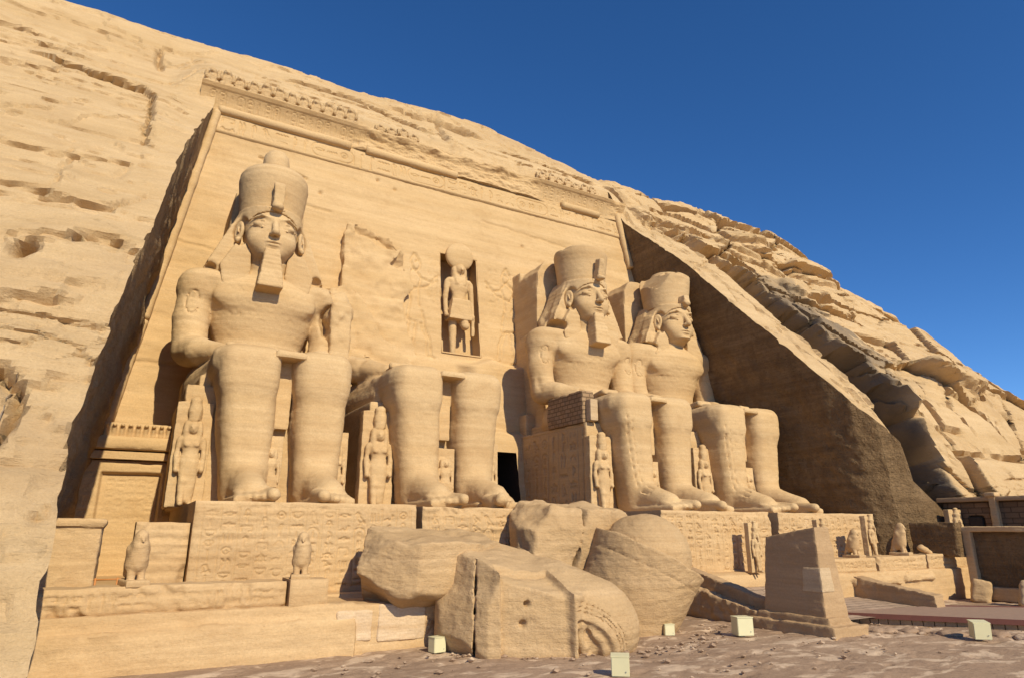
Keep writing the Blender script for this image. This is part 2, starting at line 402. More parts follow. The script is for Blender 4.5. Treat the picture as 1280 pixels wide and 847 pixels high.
# ------------------------------------------------------------------ terrain profile
PY = [8, 14, 17, 19.8, 20.9, 23, 25.3, 29.6, 34.9, 41.7, 45, 48, 50, 54, 60, 120]
PZ = [-5, -1, 1.7, 5.1, 6.4, 9, 12.3, 17.2, 23.4, 29.9, 33.3, 37.4, 40.6, 46, 54, 110]
TX = [-70, -20, -12.1, -8.9, -6.2, 0.3, 5, 9.6, 21.6, 25.8, 29.4, 34.2, 36.7, 41.5, 48.3, 53.1, 57.6, 64, 90]
TZ = [34, 37.5, 38.6, 40.1, 40.3, 40.4, 41, 41.2, 41.4, 41.5, 40.9, 39.9, 39.1, 39.7, 39.2, 38.4, 38.4, 38.6, 36]
def win(x): return sstep(-1.5, 1.2, x) * (1 - sstep(35, 38, x))
def Hs(x, y):
    s = np.interp(y, PY, PZ)
    s = s + 2.0 * sstep(41.2, 42.9, y) * (1 - sstep(44, 50, y)) * win(x)
    c = np.interp(x, TX, TZ) + .32 * (y - 50)
    k = 1.2; h = np.clip(.5 + .5 * (c - s) / k, 0, 1)
    s = c * (1 - h) + s * h - k * h * (1 - h)
    s = s - 3.0 * sstep(38.5, 43.5, x) * (1 - sstep(22.6, 27, y))
    return s - .022 * np.maximum(x - 60, 0) ** 2 - .004 * np.maximum(-22 - x, 0) ** 2
ELY = [8, 16.8, 17.8, 18.9, 20.2, 21.8, 24.2, 27.4, 31.5, 37, 42.3, 46]
ELX = [-1.3, -1.1, -1.2, -1.3, -1.4, -1.3, -1.0, -.5, -.1, .8, 1.7, 2.2]
ERY = [8, 22.3, 22.6, 22.95, 23.6, 24.6, 26.0, 29.6, 34.9, 41.7, 46]
ERX = [44.8, 44.8, 42.4, 40.4, 38.7, 37.8, 37.25, 36.7, 35.7, 34.8, 34.3]
K = 3.5 / 23.4
def XLp(z): return -1.7 + K * (z - 6.3)
def XRp(z): return 38.3 - K * (z - 6.3)
def YF(z): return 39 + .125 * (z - 6)

# cracks and ledges drawn on the slope: (list of (x, y) points, half width, depth, step height of the upper side)
CR = []
def crack(pts, w=.12, depth=.5, step=0.0): CR.append((pts, w, depth, step))
def tilt(ids, cx, cy, x, y, amp):
    a = ids * 97.13; return amp * (np.sin(a) * (x - cx) + np.cos(a * 1.7) * (y - cy))
def cliff_disp(x, y):
    s = y * 1.5
    wx = x + 1.2 * fbm(x * .12, s * .12, 3.1, 3); ws = s + .8 * fbm(x * .15, s * .2, 8.7, 3)
    right = sstep(39.6, 41.0, x) * (1 - sstep(44, 47, y) * (1 - sstep(37, 44, x)))
    left = 1 - sstep(-1, 3, x)
    d = .30 * fbm(x * .07, s * .1, 1.5, 3) * (1 + 1.4 * right)
    # flaked plates with sharp rims
    n1 = fbm(x * .085, s * .19, 12.3, 4) + .05 * pnoise(x * .9, s * .9, 1.1)
    q1 = n1 * 4.2; d = d + .17 * (np.floor(q1) + sstep(.0, .05, q1 - np.floor(q1)) - 1)
    n2 = fbm(x * .22 + 7, s * .55, 4.3, 4); q2 = n2 * 6; d = d + .06 * (np.floor(q2) + sstep(0, .07, q2 - np.floor(q2)) - 1) * sstep(.1, .35, pnoise(x * .12, s * .15, 3.9))
    # joint blocks
    u, v = wx / 9.0, ws / (3.0 + 2.2 * (x > 40))
    f1, f2, i, cx, cy = worley(u, v, 5)
    e = f2 - f1; op = sstep(-.05, .25, fbm(x * .2, s * .2, 5.5, 2))
    d = d + (i - .5) * (.14 + .9 * right) + tilt(i, cx, cy, u, v, .10 + .75 * right) - np.exp(-(e / .035) ** 2) * (.25 * op + 1.3 * right)
    u, v = wx / 3.6 + 9, ws / 1.5
    f1, f2, i2, cx2, cy2 = worley(u, v, 17); e = f2 - f1
    msk = sstep(.12, .3, fbm(x * .09 + 5, s * .11, 9.9, 3)) * (.6 + .4 * right) + .15 * right
    d = d + msk * ((i2 - .5) * (.12 + .30 * right) + tilt(i2, cx2, cy2, u, v, .06 + .25 * right) - (.16 + .3 * right) * np.exp(-(e / .06) ** 2))
    # big boulders beyond the gap behind the buttress
    u, v = wx / 13 + .3, ws / 9.5 + .4
    f1, f2, i3, cx3, cy3 = worley(u, v, 31)
    d = d + right * (1.1 * np.sqrt(np.clip(f2 - f1, 0, .6)) - .7 + 1.0 * (i3 - .5))
    xv = np.interp(y, [15, 24, 27, 28.5, 36, 41, 44], [44.3, 44.1, 43.6, 42.9, 43.1, 41.6, 40.2]) + .9 * (i2 - .5) + .35 * fbm(x * .5, s * .5, 6.6, 3) * 2
    xg = np.interp(y, [15, 30, 36, 39, 43, 44.5], [40.3, 40.0, 40.2, 40.1, 38.6, 38.0])
    dep = np.interp(y, [18, 24, 34, 40, 43], [3.6, 3.4, 2.6, 1.2, .3])
    d = d - dep * sstep(0, .9, x - xg) * (1 - sstep(-.5, .15, x - xv))
    d = d + (.9 * sstep(0, .5, x - xv) * np.exp(-np.maximum(x - xv, 0) / 9)) * (1 - sstep(40, 44, y)) 
    d = d - .35 * (x > 36) * (1 - right) * np.exp(-((np.abs(pnoise(x * .5, y * .22, 8.2)) / .05)) ** 2) * (y < 41)
    for (bx, by, rx, ry, am) in ((56.5, 28.0, 4.2, 1.3, 1.5), (44.6, 37.2, 1.2, 1.4, -2.2), (52, 34.2, 3.2, .35, -1.6), (49.5, 35.2, 3.0, 1.0, .8), (47.5, 40.6, 3.5, 1.0, .9), (38.3, 42.9, 1.6, .8, .9), (41.6, 42.4, 1.8, .8, .8), (46, 43.5, 3.0, 1.3, 1.2), (52.5, 44.0, 4.0, 1.2, 1.2), (60, 41, 4, 1.5, 1.2), (41.0, 44.8, 2.2, 1.0, 1.2)):
        rr = ((x - bx) / rx) ** 2 + ((y - by) / ry) ** 2; d = d + am * (1 - sstep(.55, 1.25, rr))
    # bedding steps
    lay = ws / 1.15 + .5 * pnoise(x * .05, s * .05, 4.2)
    fr = lay - np.floor(lay); d = d + (.05 + .07 * right) * (fr ** 4) * sstep(.1, .4, pnoise(x * .11, np.floor(lay) * 1.7, 2.2))
    gm = sstep(.0, .25, pnoise(x * .10, np.floor(lay) * 2.7, 7.7)); d = d - (.16 + .1 * right) * gm * np.exp(-((fr - .5) / .035) ** 2)
    low = (1 - sstep(22, 30, y)) * left
    u, v = wx / 1.5 + 3, ws / .75
    f1, f2, i4, cx4, cy4 = worley(u, v, 43); mk = low * sstep(-.15, .12, fbm(x * .3, s * .35, 6.9, 3))
    d = d + mk * ((i4 - .5) * .26 + tilt(i4, cx4, cy4, u, v, .07) - .14 * np.exp(-((f2 - f1) / .07) ** 2)) + .45 * low * fbm(x * .45, s * .6, 2.9, 3)
    d = d + (.06 + .26 * low + .04 * right) * fbm(x * .8, s * .9, 2.2, 5, .6) + (.03 + .03 * low) * fbm(x * 3.1, s * 3.6, 6.1, 2)
    for pts, w, depth, step in CR:
        P = np.array(pts, float); x0, y0 = P.min(0) - 2.5; x1, y1 = P.max(0) + 2.5
        m = (x > x0) & (x < x1) & (y > y0) & (y < y1)
        if not m.any(): continue
        px = x[m] + .14 * pnoise(x[m] * 1.5, y[m] * 1.5, 3.3); py = y[m] + .16 * pnoise(x[m] * .9, y[m] * .9, 7.3)
        best = np.full(px.shape, 9.0); sd_ = np.zeros(px.shape)
        for a, b in zip(P[:-1], P[1:]):
            e = b - a; t = np.clip(((px - a[0]) * e[0] + (py - a[1]) * e[1]) / (e @ e + 1e-9), 0, 1)
            qx, qy = px - a[0] - t * e[0], py - a[1] - t * e[1]; dd = np.hypot(qx, qy)
            side = np.sign(e[0] * qy - e[1] * qx)
            sd_ = np.where(dd < best, side, sd_); best = np.minimum(best, dd)
        d[m] += -depth * np.exp(-(best / w) ** 2) + step * np.where(sd_ > 0, 1, 0) * np.exp(-(best / 1.6) ** 2)
    return d
crack([(-6.8, 41.9), (-5.1, 41.2), (-3.6, 40.9), (-2.3, 40.6), (-1.75, 39.6), (-1.6, 37.4), (-1.5, 35.4)], .13, .5, .55)
crack([(-7.8, 39.7), (-6.6, 39.9), (-6.6, 41.4)], .10, .3, .2)
crack([(-1.7, 35.2), (-1.5, 33.6), (-.9, 33.3)], .10, .3, .12)
crack([(-14, 45.6), (-10.6, 45.1), (-8.7, 44.9)], .12, .4, .3)
crack([(-7.8, 43.6), (-6.5, 43.3)], .12, .4, .3)
crack([(-6.5, 31.4), (-4.9, 31.3), (-3.9, 31.2), (-2.0, 31.6)], .08, .3, .22)
crack([(-9, 29.0), (-5.6, 28.6), (-4.1, 28.3)], .09, .3, .2)
crack([(-4.1, 31.7), (-4.0, 28.6)], .07, .25, 0)
crack([(-3.0, 28.2), (-2.0, 28.1)], .10, .3, .2)
crack([(-3.9, 29.3), (-3.7, 29.7)], .35, -.3, 0)
crack([(-2.75, 26.3), (-1.9, 26.5), (-1.0, 26.2)], .12, .4, .4)
crack([(-6, 23.7), (-4.0, 23.8), (-2.7, 24.0)], .10, .35, .25)
crack([(-4.05, 25.40), (-3.85, 25.42)], .20, 1.3, 0)
crack([(-2.2, 47.5), (-1.9, 45.6)], .2, .6, .0)
crack([(-3.4, 21.9), (-2.85, 21.5), (-2.75, 20.7), (-3.0, 20.2)], .14, .9, .3)
crack([(-3.0, 20.0), (-2.6, 18.4)], .10, .4, .1)
crack([(8, 47.5), (12, 47.2), (15, 46.2), (17, 45.2)], .14, .5, .4)
crack([(20.1, 48.9), (19.6, 46.4), (18.9, 44.8), (18.9, 43.9)], .16, .7, .2)
crack([(17, 49.0), (20, 49.2), (23, 48.6)], .2, .6, .5)
crack([(26, 45.6), (30, 44.8), (35, 43.8)], .14, .5, .4)
crack([(36, 43.4), (38, 42.3), (39.5, 42.9), (42, 42.2)], .2, .8, .3)
crack([(44, 41.5), (48, 42.3), (53, 42.0)], .2, .7, .5)
crack([(45, 39.0), (50, 38.2), (56, 38.8)], .2, .7, .5)

def build_cliff():
    ys = np.concatenate([np.arange(13.2, 22.2, .15), np.arange(22.2, 23.6, .035), np.arange(23.6, 42.95, .14), np.arange(43.0, 53, .14), np.arange(53.5, 62, 1.2), np.arange(63, 118, 6)])
    lo = np.concatenate([np.array([75, 60, 50, 42, 36, 31, 27, 24]), np.arange(22, 12, -.5), np.arange(12, .01, -.14)])
    ro = np.concatenate([np.arange(0.16, 12, .13), np.arange(12.1, 34, .2), np.arange(34.3, 46, .6), np.arange(47, 95, 5)])
    nm = 180
    xl = np.interp(ys, ELY, ELX); xr = np.interp(ys, ERY, ERX)
    xl = xl + .07 * fbm(ys * 1.1, 1.1, 2.2, 5, .6) - .10 * sstep(.15, .35, pnoise(ys * .9, 3.1, 2.2))
    xr = xr + .06 * fbm(ys * .7, 5.1, 2.2, 4)
    cols = [xl[:, None] - lo[None, :], xl[:, None] + (xr - xl)[:, None] * np.linspace(0, 1, nm)[None, :], xr[:, None] + ro[None, :]]
    X = np.concatenate(cols, 1); Y = np.repeat(ys[:, None], X.shape[1], 1)
    Z = Hs(X, Y)
    gy, gx = np.gradient(Z, axis=0), np.gradient(Z, axis=1)
    dy = np.gradient(ys)[:, None]; sl = gy / dy; n = np.stack([np.zeros_like(sl), -sl, np.ones_like(sl)], -1); n /= np.linalg.norm(n, axis=-1, keepdims=True)
    D = cliff_disp(X, Y)
    nl = len(lo); ie = nl; ir = nl + nm - 1
    # calmer close to the cut edges
    ex = np.minimum(np.abs(X - xl[:, None]), np.abs(X - xr[:, None])) 
    cm = sstep(0, 1.5, ex); cm = cm + (1 - cm) * (1 - sstep(26, 33, Y)) * (X < 10) * .7; D = D * (.35 + .65 * cm) + .06 * fbm(X * 2.2, Y * 3.0, 1.7, 4, .6) * (1 - sstep(.3, 2.0, np.abs(X - xl[:, None])))
    # smooth coping strip along the buttress edge
    strip = (X > xr[:, None]) & (Y < 42)
    D = np.where(strip, np.where(X > 40.0 - 1.6 * sstep(38, 43, Y), D, .10 * fbm(X * .8, Y * 1.1, 3.3, 4) - .22 * sstep(.1, .22, fbm(X * 1.1, Y * .5, 7.3, 4)) - .3 * np.exp(-(pnoise(X * .6, Y * .25, 5.2) / .05) ** 2) * sstep(.5, 1.2, X - xr[:, None])), D)
    rg = sstep(39.9, 42.2, X)[..., None]; dirn = np.array([0, -1.0, .12]) * (1 - rg) + np.array([-.42, -.88, .15]) * rg
    up = sstep(45, 50, Y)[..., None]; dirn = dirn * (1 - up) + (n * .6 + dirn * .4) * up
    P = np.stack([X, Y, Z], -1) + dirn * D[..., None]
    # small square socket in the left cliff
    V = P.reshape(-1, 3); nr, nc = X.shape
    j0 = np.argmax(ys >= 42.98)
    J, I = np.meshgrid(np.arange(nr - 1), np.arange(nc - 1), indexing='ij')
    keep = ~((I >= ie) & (I < ir) & (J < j0))
    # the block in front of the right buttress foot
    J, I = J[keep], I[keep]; a = J * nc + I
    F = np.stack([a, a + 1, a + nc + 1, a + nc], 1)
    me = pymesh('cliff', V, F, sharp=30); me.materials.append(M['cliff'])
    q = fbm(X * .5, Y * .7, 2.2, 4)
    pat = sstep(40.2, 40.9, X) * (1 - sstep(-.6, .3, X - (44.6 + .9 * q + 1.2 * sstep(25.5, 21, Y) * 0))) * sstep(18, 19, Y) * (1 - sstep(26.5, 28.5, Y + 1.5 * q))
    shade_pat = .85 * sstep(40.4, 41.2, X) * (1 - sstep(-.5, 1.0, X - (48.5 + 5 * q))) * sstep(26, 28, Y) * (1 - sstep(33, 38, Y + 3 * q))  # brown shade on the faces beyond the gap, painted into the colour
    at = me.attributes.new('patina_shade', 'FLOAT', 'POINT'); at.data.foreach_set('value', np.clip(pat + shade_pat, 0, 1).astype(np.float32).ravel())
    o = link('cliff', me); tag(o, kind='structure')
    return ys, P[:, ie], P[:, ir], P[j0, ie:ir + 1]
ys, edgeL, edgeR, browE = build_cliff()

def _bw(): pass
def build_recess_wall(name, edge, xp, sgn, mat, label, amp, ymax=43.6, ymin=0, nz=110):
    sel = (ys <= ymax) & (ys >= ymin); E = edge[sel]; n = len(E)
    w = np.linspace(0, 1, nz)[None, :]
    zb = -.4; Z = zb + (E[:, 2:3] - zb) * w
    bx = xp(Z); ww = w ** 6
    X = bx + (E[:, 0:1] - xp(E[:, 2:3])) * (w ** 2 if sgn > 0 else (w ** 2) * sstep(24, 27, ys[sel][:, None]) + 1 - sstep(24, 27, ys[sel][:, None])); Y = ys[sel][:, None] + (E[:, 1:2] - ys[sel][:, None]) * ww
    d = amp * (fbm(Y * .35, Z * .5, 4.4, 4) + .45 * fbm(Y * 1.7, Z * 1.7, 8.1, 3)) * (1 - ww) * sstep(0, .1, 1 - w + .02)
    X = X + sgn * d * (1 - sstep(.90, 1, w))
    P = np.stack([X, Y, Z], -1); V = P.reshape(-1, 3)
    J, I = np.meshgrid(np.arange(n - 1), np.arange(nz - 1), indexing='ij'); a = (J * nz + I).ravel()
    F = np.stack([a, a + 1, a + nz + 1, a + nz], 1)
    if sgn > 0: F = F[:, ::-1]
    o = link(name, pymesh(name, V, F), mat); tag(o, label, 'rock wall')
    return o
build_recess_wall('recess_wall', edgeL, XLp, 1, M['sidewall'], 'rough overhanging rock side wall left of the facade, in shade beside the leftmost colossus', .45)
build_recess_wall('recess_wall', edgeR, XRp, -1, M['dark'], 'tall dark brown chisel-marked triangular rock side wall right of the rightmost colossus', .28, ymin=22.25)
def quadgrid(name, P, mat, parent=None, loc=None, flip=False):
    n, m = P.shape[:2]; J, I = np.meshgrid(np.arange(n - 1), np.arange(m - 1), indexing='ij'); a = (J * m + I).ravel()
    F = np.stack([a, a + 1, a + m + 1, a + m], 1)
    if flip: F = F[:, ::-1]
    return link(name, pymesh(name, P.reshape(-1, 3), F), mat, parent, loc)

# ------------------------------------------------------------------ carved writing (strokes in a unit box, y up)
def arcp(cx, cy, rx, ry, a0, a1, n=8): return [(cx + rx * math.cos(R(a0 + (a1 - a0) * i / n)), cy + ry * math.sin(R(a0 + (a1 - a0) * i / n))) for i in range(n + 1)]
GL = dict(
    disc=[arcp(.5, .5, .32, .32, 0, 360, 12), arcp(.5, .5, .07, .07, 0, 360, 6)],
    reed=[[(.45, .05), (.45, .9)], [(.45, .9), (.68, .7), (.66, .35), (.47, .3)]],
    reeds=[[(.25, .05), (.25, .9), (.42, .7), (.4, .35), (.25, .3)], [(.65, .05), (.65, .9), (.82, .7), (.8, .35), (.65, .3)]],
    water=[[(.02, .45), (.14, .6), (.26, .42), (.38, .6), (.5, .42), (.62, .6), (.74, .42), (.86, .6), (.98, .45)]],
    mouth=[arcp(.5, .35, .45, .28, 20, 160), arcp(.5, .65, .45, .28, 200, 340)],
    loaf=[arcp(.5, .3, .3, .4, 0, 180) + [(.2, .3)]],
    bird=[[(.15, .78), (.28, .88), (.42, .8), (.48, .6), (.75, .38), (.95, .15), (.7, .25), (.5, .22), (.36, .32), (.28, .55), (.3, .72), (.15, .78)], [(.5, .22), (.48, .04), (.36, .04)], [(.6, .24), (.6, .04), (.5, .04)]],
    owl=[[(.25, .7), (.3, .9), (.5, .92), (.56, .7), (.66, .4), (.82, .1), (.55, .2), (.38, .2), (.3, .45), (.25, .7)], [(.42, .2), (.4, .04), (.28, .04)], [(.55, .2), (.55, .04)]],
    ankh=[[(.5, .02), (.5, .5)], [(.25, .5), (.75, .5)], arcp(.5, .72, .16, .22, 270, 630, 10)],
    was=[[(.5, .0), (.5, .88), (.7, .95), (.75, .8)], [(.4, .0), (.6, .0)]],
    snake=[[(.02, .3), (.2, .3), (.35, .42), (.5, .3), (.68, .3), (.78, .6), (.92, .62)], [(.78, .6), (.74, .7)]],
    man=[arcp(.42, .82, .1, .1, 0, 360, 8), [(.4, .7), (.3, .4), (.3, .05), (.75, .05), (.6, .35), (.5, .45), (.46, .7)], [(.46, .6), (.75, .65), (.8, .8)]],
    house=[[(.1, .2), (.1, .75), (.9, .75), (.9, .2), (.65, .2)]],
    folded=[[(.4, .05), (.4, .8), (.55, .92), (.65, .8), (.65, .5)]],
    hill=[[(.05, .3), (.15, .6), (.3, .35), (.5, .35), (.68, .35), (.85, .6), (.95, .3), (.05, .3)]],
    bar=[[(.5, .1), (.5, .9)]],
    bars=[[(.2, .2), (.2, .8)], [(.5, .2), (.5, .8)], [(.8, .2), (.8, .8)]],
    scarab=[arcp(.5, .45, .24, .32, 0, 360, 12), [(.5, .13), (.5, .6)], [(.26, .6), (.74, .6)], [(.28, .5), (.08, .62)], [(.72, .5), (.92, .62)], [(.3, .3), (.1, .15)], [(.7, .3), (.9, .15)]],
    basket=[arcp(.5, .7, .42, .5, 180, 360) + [(.08, .7)]],
    feather=[[(.4, .05), (.38, .6), (.48, .88), (.62, .9), (.62, .75), (.52, .6), (.5, .05)]],
)
GN = list(GL.keys())
class Relief:
    def __init__(s, w, h, res):
        s.w, s.h, s.res = w, h, res; s.nx, s.ny = int(round(w / res)) + 1, int(round(h / res)) + 1
        s.H = np.zeros((s.ny, s.nx), np.float32); s.xs = np.linspace(0, w, s.nx); s.ys = np.linspace(0, h, s.ny)
    def poly(s, pts, lw=.03, depth=.03, fill=None):
        P = np.array(pts); m = lw * 2 + s.res
        i0, i1 = np.searchsorted(s.xs, [P[:, 0].min() - m, P[:, 0].max() + m]); j0, j1 = np.searchsorted(s.ys, [P[:, 1].min() - m, P[:, 1].max() + m])
        if i1 <= i0 or j1 <= j0: return
        X, Y = np.meshgrid(s.xs[i0:i1], s.ys[j0:j1]); d = np.full(X.shape, 9.0)
        for a, b in zip(P[:-1], P[1:]):
            e = b - a; L = e @ e + 1e-9; t = np.clip(((X - a[0]) * e[0] + (Y - a[1]) * e[1]) / L, 0, 1)
            d = np.minimum(d, np.hypot(X - a[0] - t * e[0], Y - a[1] - t * e[1]))
        v = -depth * (1 - sstep(lw * .35, lw, d))
        s.H[j0:j1, i0:i1] = np.minimum(s.H[j0:j1, i0:i1], v)
        if fill is not None:
            sd_ = poly2d(X.astype(np.float32), Y.astype(np.float32), P[:-1] if np.allclose(P[0], P[-1]) else P)
            s.H[j0:j1, i0:i1] += fill * sstep(0, .12, -sd_)
    def glyph(s, n, x, y, w, h, lw=.03, depth=.03):
        for st in GL[n]: s.poly([(x + p[0] * w, y + p[1] * h) for p in st], lw, depth)
    def cartouche(s, x, y, w, h, seed, lw=.03, depth=.03, vertical=True):
        r = min(w, h) * .5; cx, cy = x + w / 2, y + h / 2
        if vertical: P = arcp(cx, y + h - r, r, r, 0, 180) + arcp(cx, y + r, r, r, 180, 360); P.append(P[0]); s.poly([(x, y), (x + w, y)], lw, depth)
        else: P = arcp(x + r, cy, r, r, 90, 270) + arcp(x + w - r, cy, r, r, -90, 90); P.append(P[0]); s.poly([(x + w, y), (x + w, y + h)], lw, depth)
        s.poly(P, lw, depth); q = random.Random(seed)
        seq = ['disc', 'man', 'feather', 'bar', 'water', 'scarab'] if seed % 2 else ['disc', 'reeds', 'folded', 'man', 'mouth', 'water']
        n = max(3, int((h if vertical else w) / (.8 * min(w, h)))); 
        for i in range(n):
            g = seq[(i + seed) % 6]; 
            if vertical: hh = (h - r * .7) / n; s.glyph(g, x + w * .2, y + h - r * .35 - (i + 1) * hh, w * .6, hh * .85, lw * .8, depth)
            else: hh = (w - r * .7) / n; s.glyph(g, x + r * .35 + i * hh, y + h * .2, hh * .85, h * .6, lw * .8, depth)
    def columns(s, x0, x1, y0, y1, cw, seed, lw=.028, depth=.03, lines=True, cart=()):
        q = random.Random(seed); n = int((x1 - x0) / cw); cw = (x1 - x0) / n
        for c in range(n):
            if lines: s.poly([(x0 + c * cw, y0), (x0 + c * cw, y1)], lw * .7, depth * .7)
            if c in cart: s.cartouche(x0 + (c + .14) * cw, y0 + .1, cw * .72, (y1 - y0) * .72, seed + c, lw, depth); y = y0 + (y1 - y0) * .78; s.glyph(q.choice(['owl', 'disc', 'bird']), x0 + (c + .1) * cw, y, cw * .8, (y1 - y0) * .2, lw, depth); continue
            y = y1
            while y > y0 + cw * .5:
                h = min(cw * q.uniform(.45, .95), y - y0); g = q.choice(GN)
                s.glyph(g, x0 + (c + .12) * cw, y - h, cw * .76, h * .88, lw, depth); y -= h
        if lines: s.poly([(x1, y0), (x1, y1)], lw * .7, depth * .7)
    def row(s, x0, x1, y0, y1, seed, lw=.03, depth=.03, cart=()):
        q = random.Random(seed); h = y1 - y0; x = x0; k = 0
        while x < x1 - h * .3:
            if k in cart and x + 2.4 * h < x1: s.cartouche(x, y0 + .06 * h, 2.3 * h, .88 * h, seed + k, lw, depth, False); x += 2.5 * h
            elif q.random() < .45:
                w = h * q.uniform(.45, .8); a, b = q.choice(['water', 'mouth', 'loaf', 'basket', 'snake', 'house', 'bars']), q.choice(['water', 'mouth', 'hill', 'loaf', 'disc', 'house'])
                s.glyph(a, x, y0 + h * .5, w, h * .45, lw, depth); s.glyph(b, x, y0 + .03 * h, w, h * .42, lw, depth); x += w * 1.12
            else:
                w = h * q.uniform(.4, .75); s.glyph(q.choice(['bird', 'owl', 'man', 'reed', 'ankh', 'was', 'feather', 'reeds', 'folded', 'scarab']), x, y0 + .03 * h, w, h * .92, lw, depth); x += w * 1.1
            k += 1

def panel_block(name, x0, x1, y0, y1, z0, z1, rel, mat, parent=None, amp=1.0, seed=0, edge=.10, face='front', skew=(0, 0)):
    """solid block; its front (-Y) or left (-X) face carries the relief grid"""
    nx, nz = rel.nx, rel.ny; xs_, zs_ = np.linspace(0, 1, nx), np.linspace(0, 1, nz)
    U, Wv = np.meshgrid(xs_, zs_); L = (x1 - x0) if face == 'front' else (y1 - y0)
    bx, bz = U * L, Wv * (z1 - z0); e = np.minimum(np.minimum(bx, L - bx), np.minimum(bz, (z1 - z0) - bz))
    wx, wz = (x0 + bx if face == 'front' else y1 - bx), z0 + bz
    nn = .05 * fbm(wx * .7 + seed, wz * .9, seed * 1.3, 4) + .022 * pnoise(wx * .2, 1.2, wz * 5) + .012 * pnoise(wx * 3.5, seed, wz * 3.5)
    chip = .12 * sstep(.05, .5, fbm(wx * 1.1, wz * 1.1, seed + 4, 3)) * np.exp(-(e / .25) ** 2)
    d = rel.H + amp * (nn - chip) - edge * np.exp(-(e / .05) ** 1.2) * .5
    P = np.zeros((nz, nx, 3))
    if face == 'front': P[..., 0] = x0 + bx; P[..., 1] = y0 - d; 
    else: P[..., 1] = y1 - bx; P[..., 0] = x0 - d
    top = z1 + amp * (.05 * fbm(wx * .6, seed, 1.1, 3)) * Wv - z1
    P[..., 2] = z0 + bz + top
    P[..., 0] += skew[0] * bz; P[..., 1] += skew[1] * bz
    V = [P.reshape(-1, 3)]; J, I = np.meshgrid(np.arange(nz - 1), np.arange(nx - 1), indexing='ij'); a = (J * nx + I).ravel()
    F = [np.stack([a, a + 1, a + nx + 1, a + nx], 1)]; off = nx * nz
    dep = (0, y1 - y0, 0) if face == 'front' else (x1 - x0, 0, 0)
    def strip(idx, nseg=10):      # extrude a border polyline backwards
        nonlocal off
        B = P.reshape(-1, 3)[idx]; t = np.linspace(0, 1, nseg + 1)
        Q = B[:, None, :] + t[None, :, None] * np.array(dep)
        Q[:, 1:, 2] += amp * .03 * pnoise(Q[:, 1:, 0] * 1.2, Q[:, 1:, 1] * 1.2, seed) * (Q[:, 1:, 2] > z0 + .1)
        n, m = Q.shape[:2]; J, I = np.meshgrid(np.arange(n - 1), np.arange(m - 1), indexing='ij'); a = (J * m + I).ravel() + off
        F.append(np.stack([a, a + 1, a + m + 1, a + m], 1)[:, ::-1]); V.append(Q.reshape(-1, 3)); off += n * m
    strip(np.arange(nx) + (nz - 1) * nx); strip(np.arange(nz)[::-1] * nx + nx - 1 if False else np.arange(nz) * nx); strip((np.arange(nz) * nx + nx - 1)[::-1])
    # fix orientation of the left side strip
    F[2] = F[2]; 
    me = pymesh(name, np.concatenate(V), np.concatenate(F))
    return link(name, me, mat, parent)

# ------------------------------------------------------------------ ground
gx = np.concatenate([[-900, -300, -120, -60, -30], np.arange(-8, 40, .11), [50, 60, 90, 160, 400, 1200]])
gy = np.concatenate([[-900, -300, -80, -30, -8, 0, 5], np.arange(11, 23.6, .09), [26, 32, 45, 60, 100, 300, 1500]])
GX, GY = np.meshgrid(gx, gy)
dn = sstep(6, 10, GY) * (1 - sstep(23, 30, GY)) * sstep(-20, -14, GX) * (1 - sstep(44, 49, GX))
gz = dn * (.08 * fbm(GX * .25, GY * .4, 1.1, 4) + .05 * fbm(GX * 1.0, GY * 1.9, 3.3, 5, .6) - .06 * sstep(.16, .34, fbm(GX * .8, GY * 1.6, 9.3, 4)))
PG = np.stack([GX, GY, gz], -1)
g = quadgrid('ground', PG, M['ground']); tag(g, kind='structure')

# ------------------------------------------------------------------ facade
fac = empty('temple_facade', (19, 39, 0), 'tall sloping carved sandstone temple front with a cornice, door and niche behind the colossi', 'temple front')
def part(name, me, mat, parent):
    o = link(name, me, mat); o.parent = parent; o.matrix_parent_inverse = parent.matrix_basis.inverted(); return o
def tube(pts, r, seg=10, closed=False):
    P = [Vector(p) for p in pts]; V = []; F = []; n = len(P)
    rr = r if hasattr(r, '__len__') else [r] * n
    for i, p in enumerate(P):
        t = (P[min(i + 1, n - 1)] - P[max(i - 1, 0)]).normalized(); a = t.cross(Vector((.13, .2, 1))).normalized(); b = t.cross(a)
        for k in range(seg):
            an = 2 * math.pi * k / seg; V.append(p + (a * math.cos(an) + b * math.sin(an)) * rr[i])
    for i in range(n - 1):
        for k in range(seg): F.append((i * seg + k, i * seg + (k + 1) % seg, (i + 1) * seg + (k + 1) % seg, (i + 1) * seg + k))
    V.append(P[0]); V.append(P[-1]); 
    for k in range(seg):
        F.append((n * seg, (k + 1) % seg, k, k)); F.append((n * seg + 1, (n - 1) * seg + k, (n - 1) * seg + (k + 1) % seg, (n - 1) * seg + (k + 1) % seg))
    me = bpy.data.meshes.new('tube'); me.from_pydata([tuple(v) for v in V], [], [tuple(dict.fromkeys(f)) for f in F]); me.polygons.foreach_set('use_smooth', [True] * len(me.polygons)); return me
def rocktube(pts, r, parent, name='torus_moulding', mat='facade', seg=14, rough=.06):
    P = np.array(pts, float); L = np.linalg.norm(P[-1] - P[0]); n = max(8, int(L / .2)); t = np.linspace(0, 1, n)[:, None]
    if len(P) == 2: Q = P[0] + (P[1] - P[0]) * t
    Q = Q + rough * .5 * np.stack([pnoise(Q[:, 0] * .9, Q[:, 2] * .9, i * 3.3) for i in range(3)], 1)
    rr = r * (1 + rough * 2 * fbm(Q[:, 0] * 1.3, Q[:, 1], Q[:, 2] * 1.3, 2))
    return part(name, tube(Q, list(rr), seg), M[mat], parent)

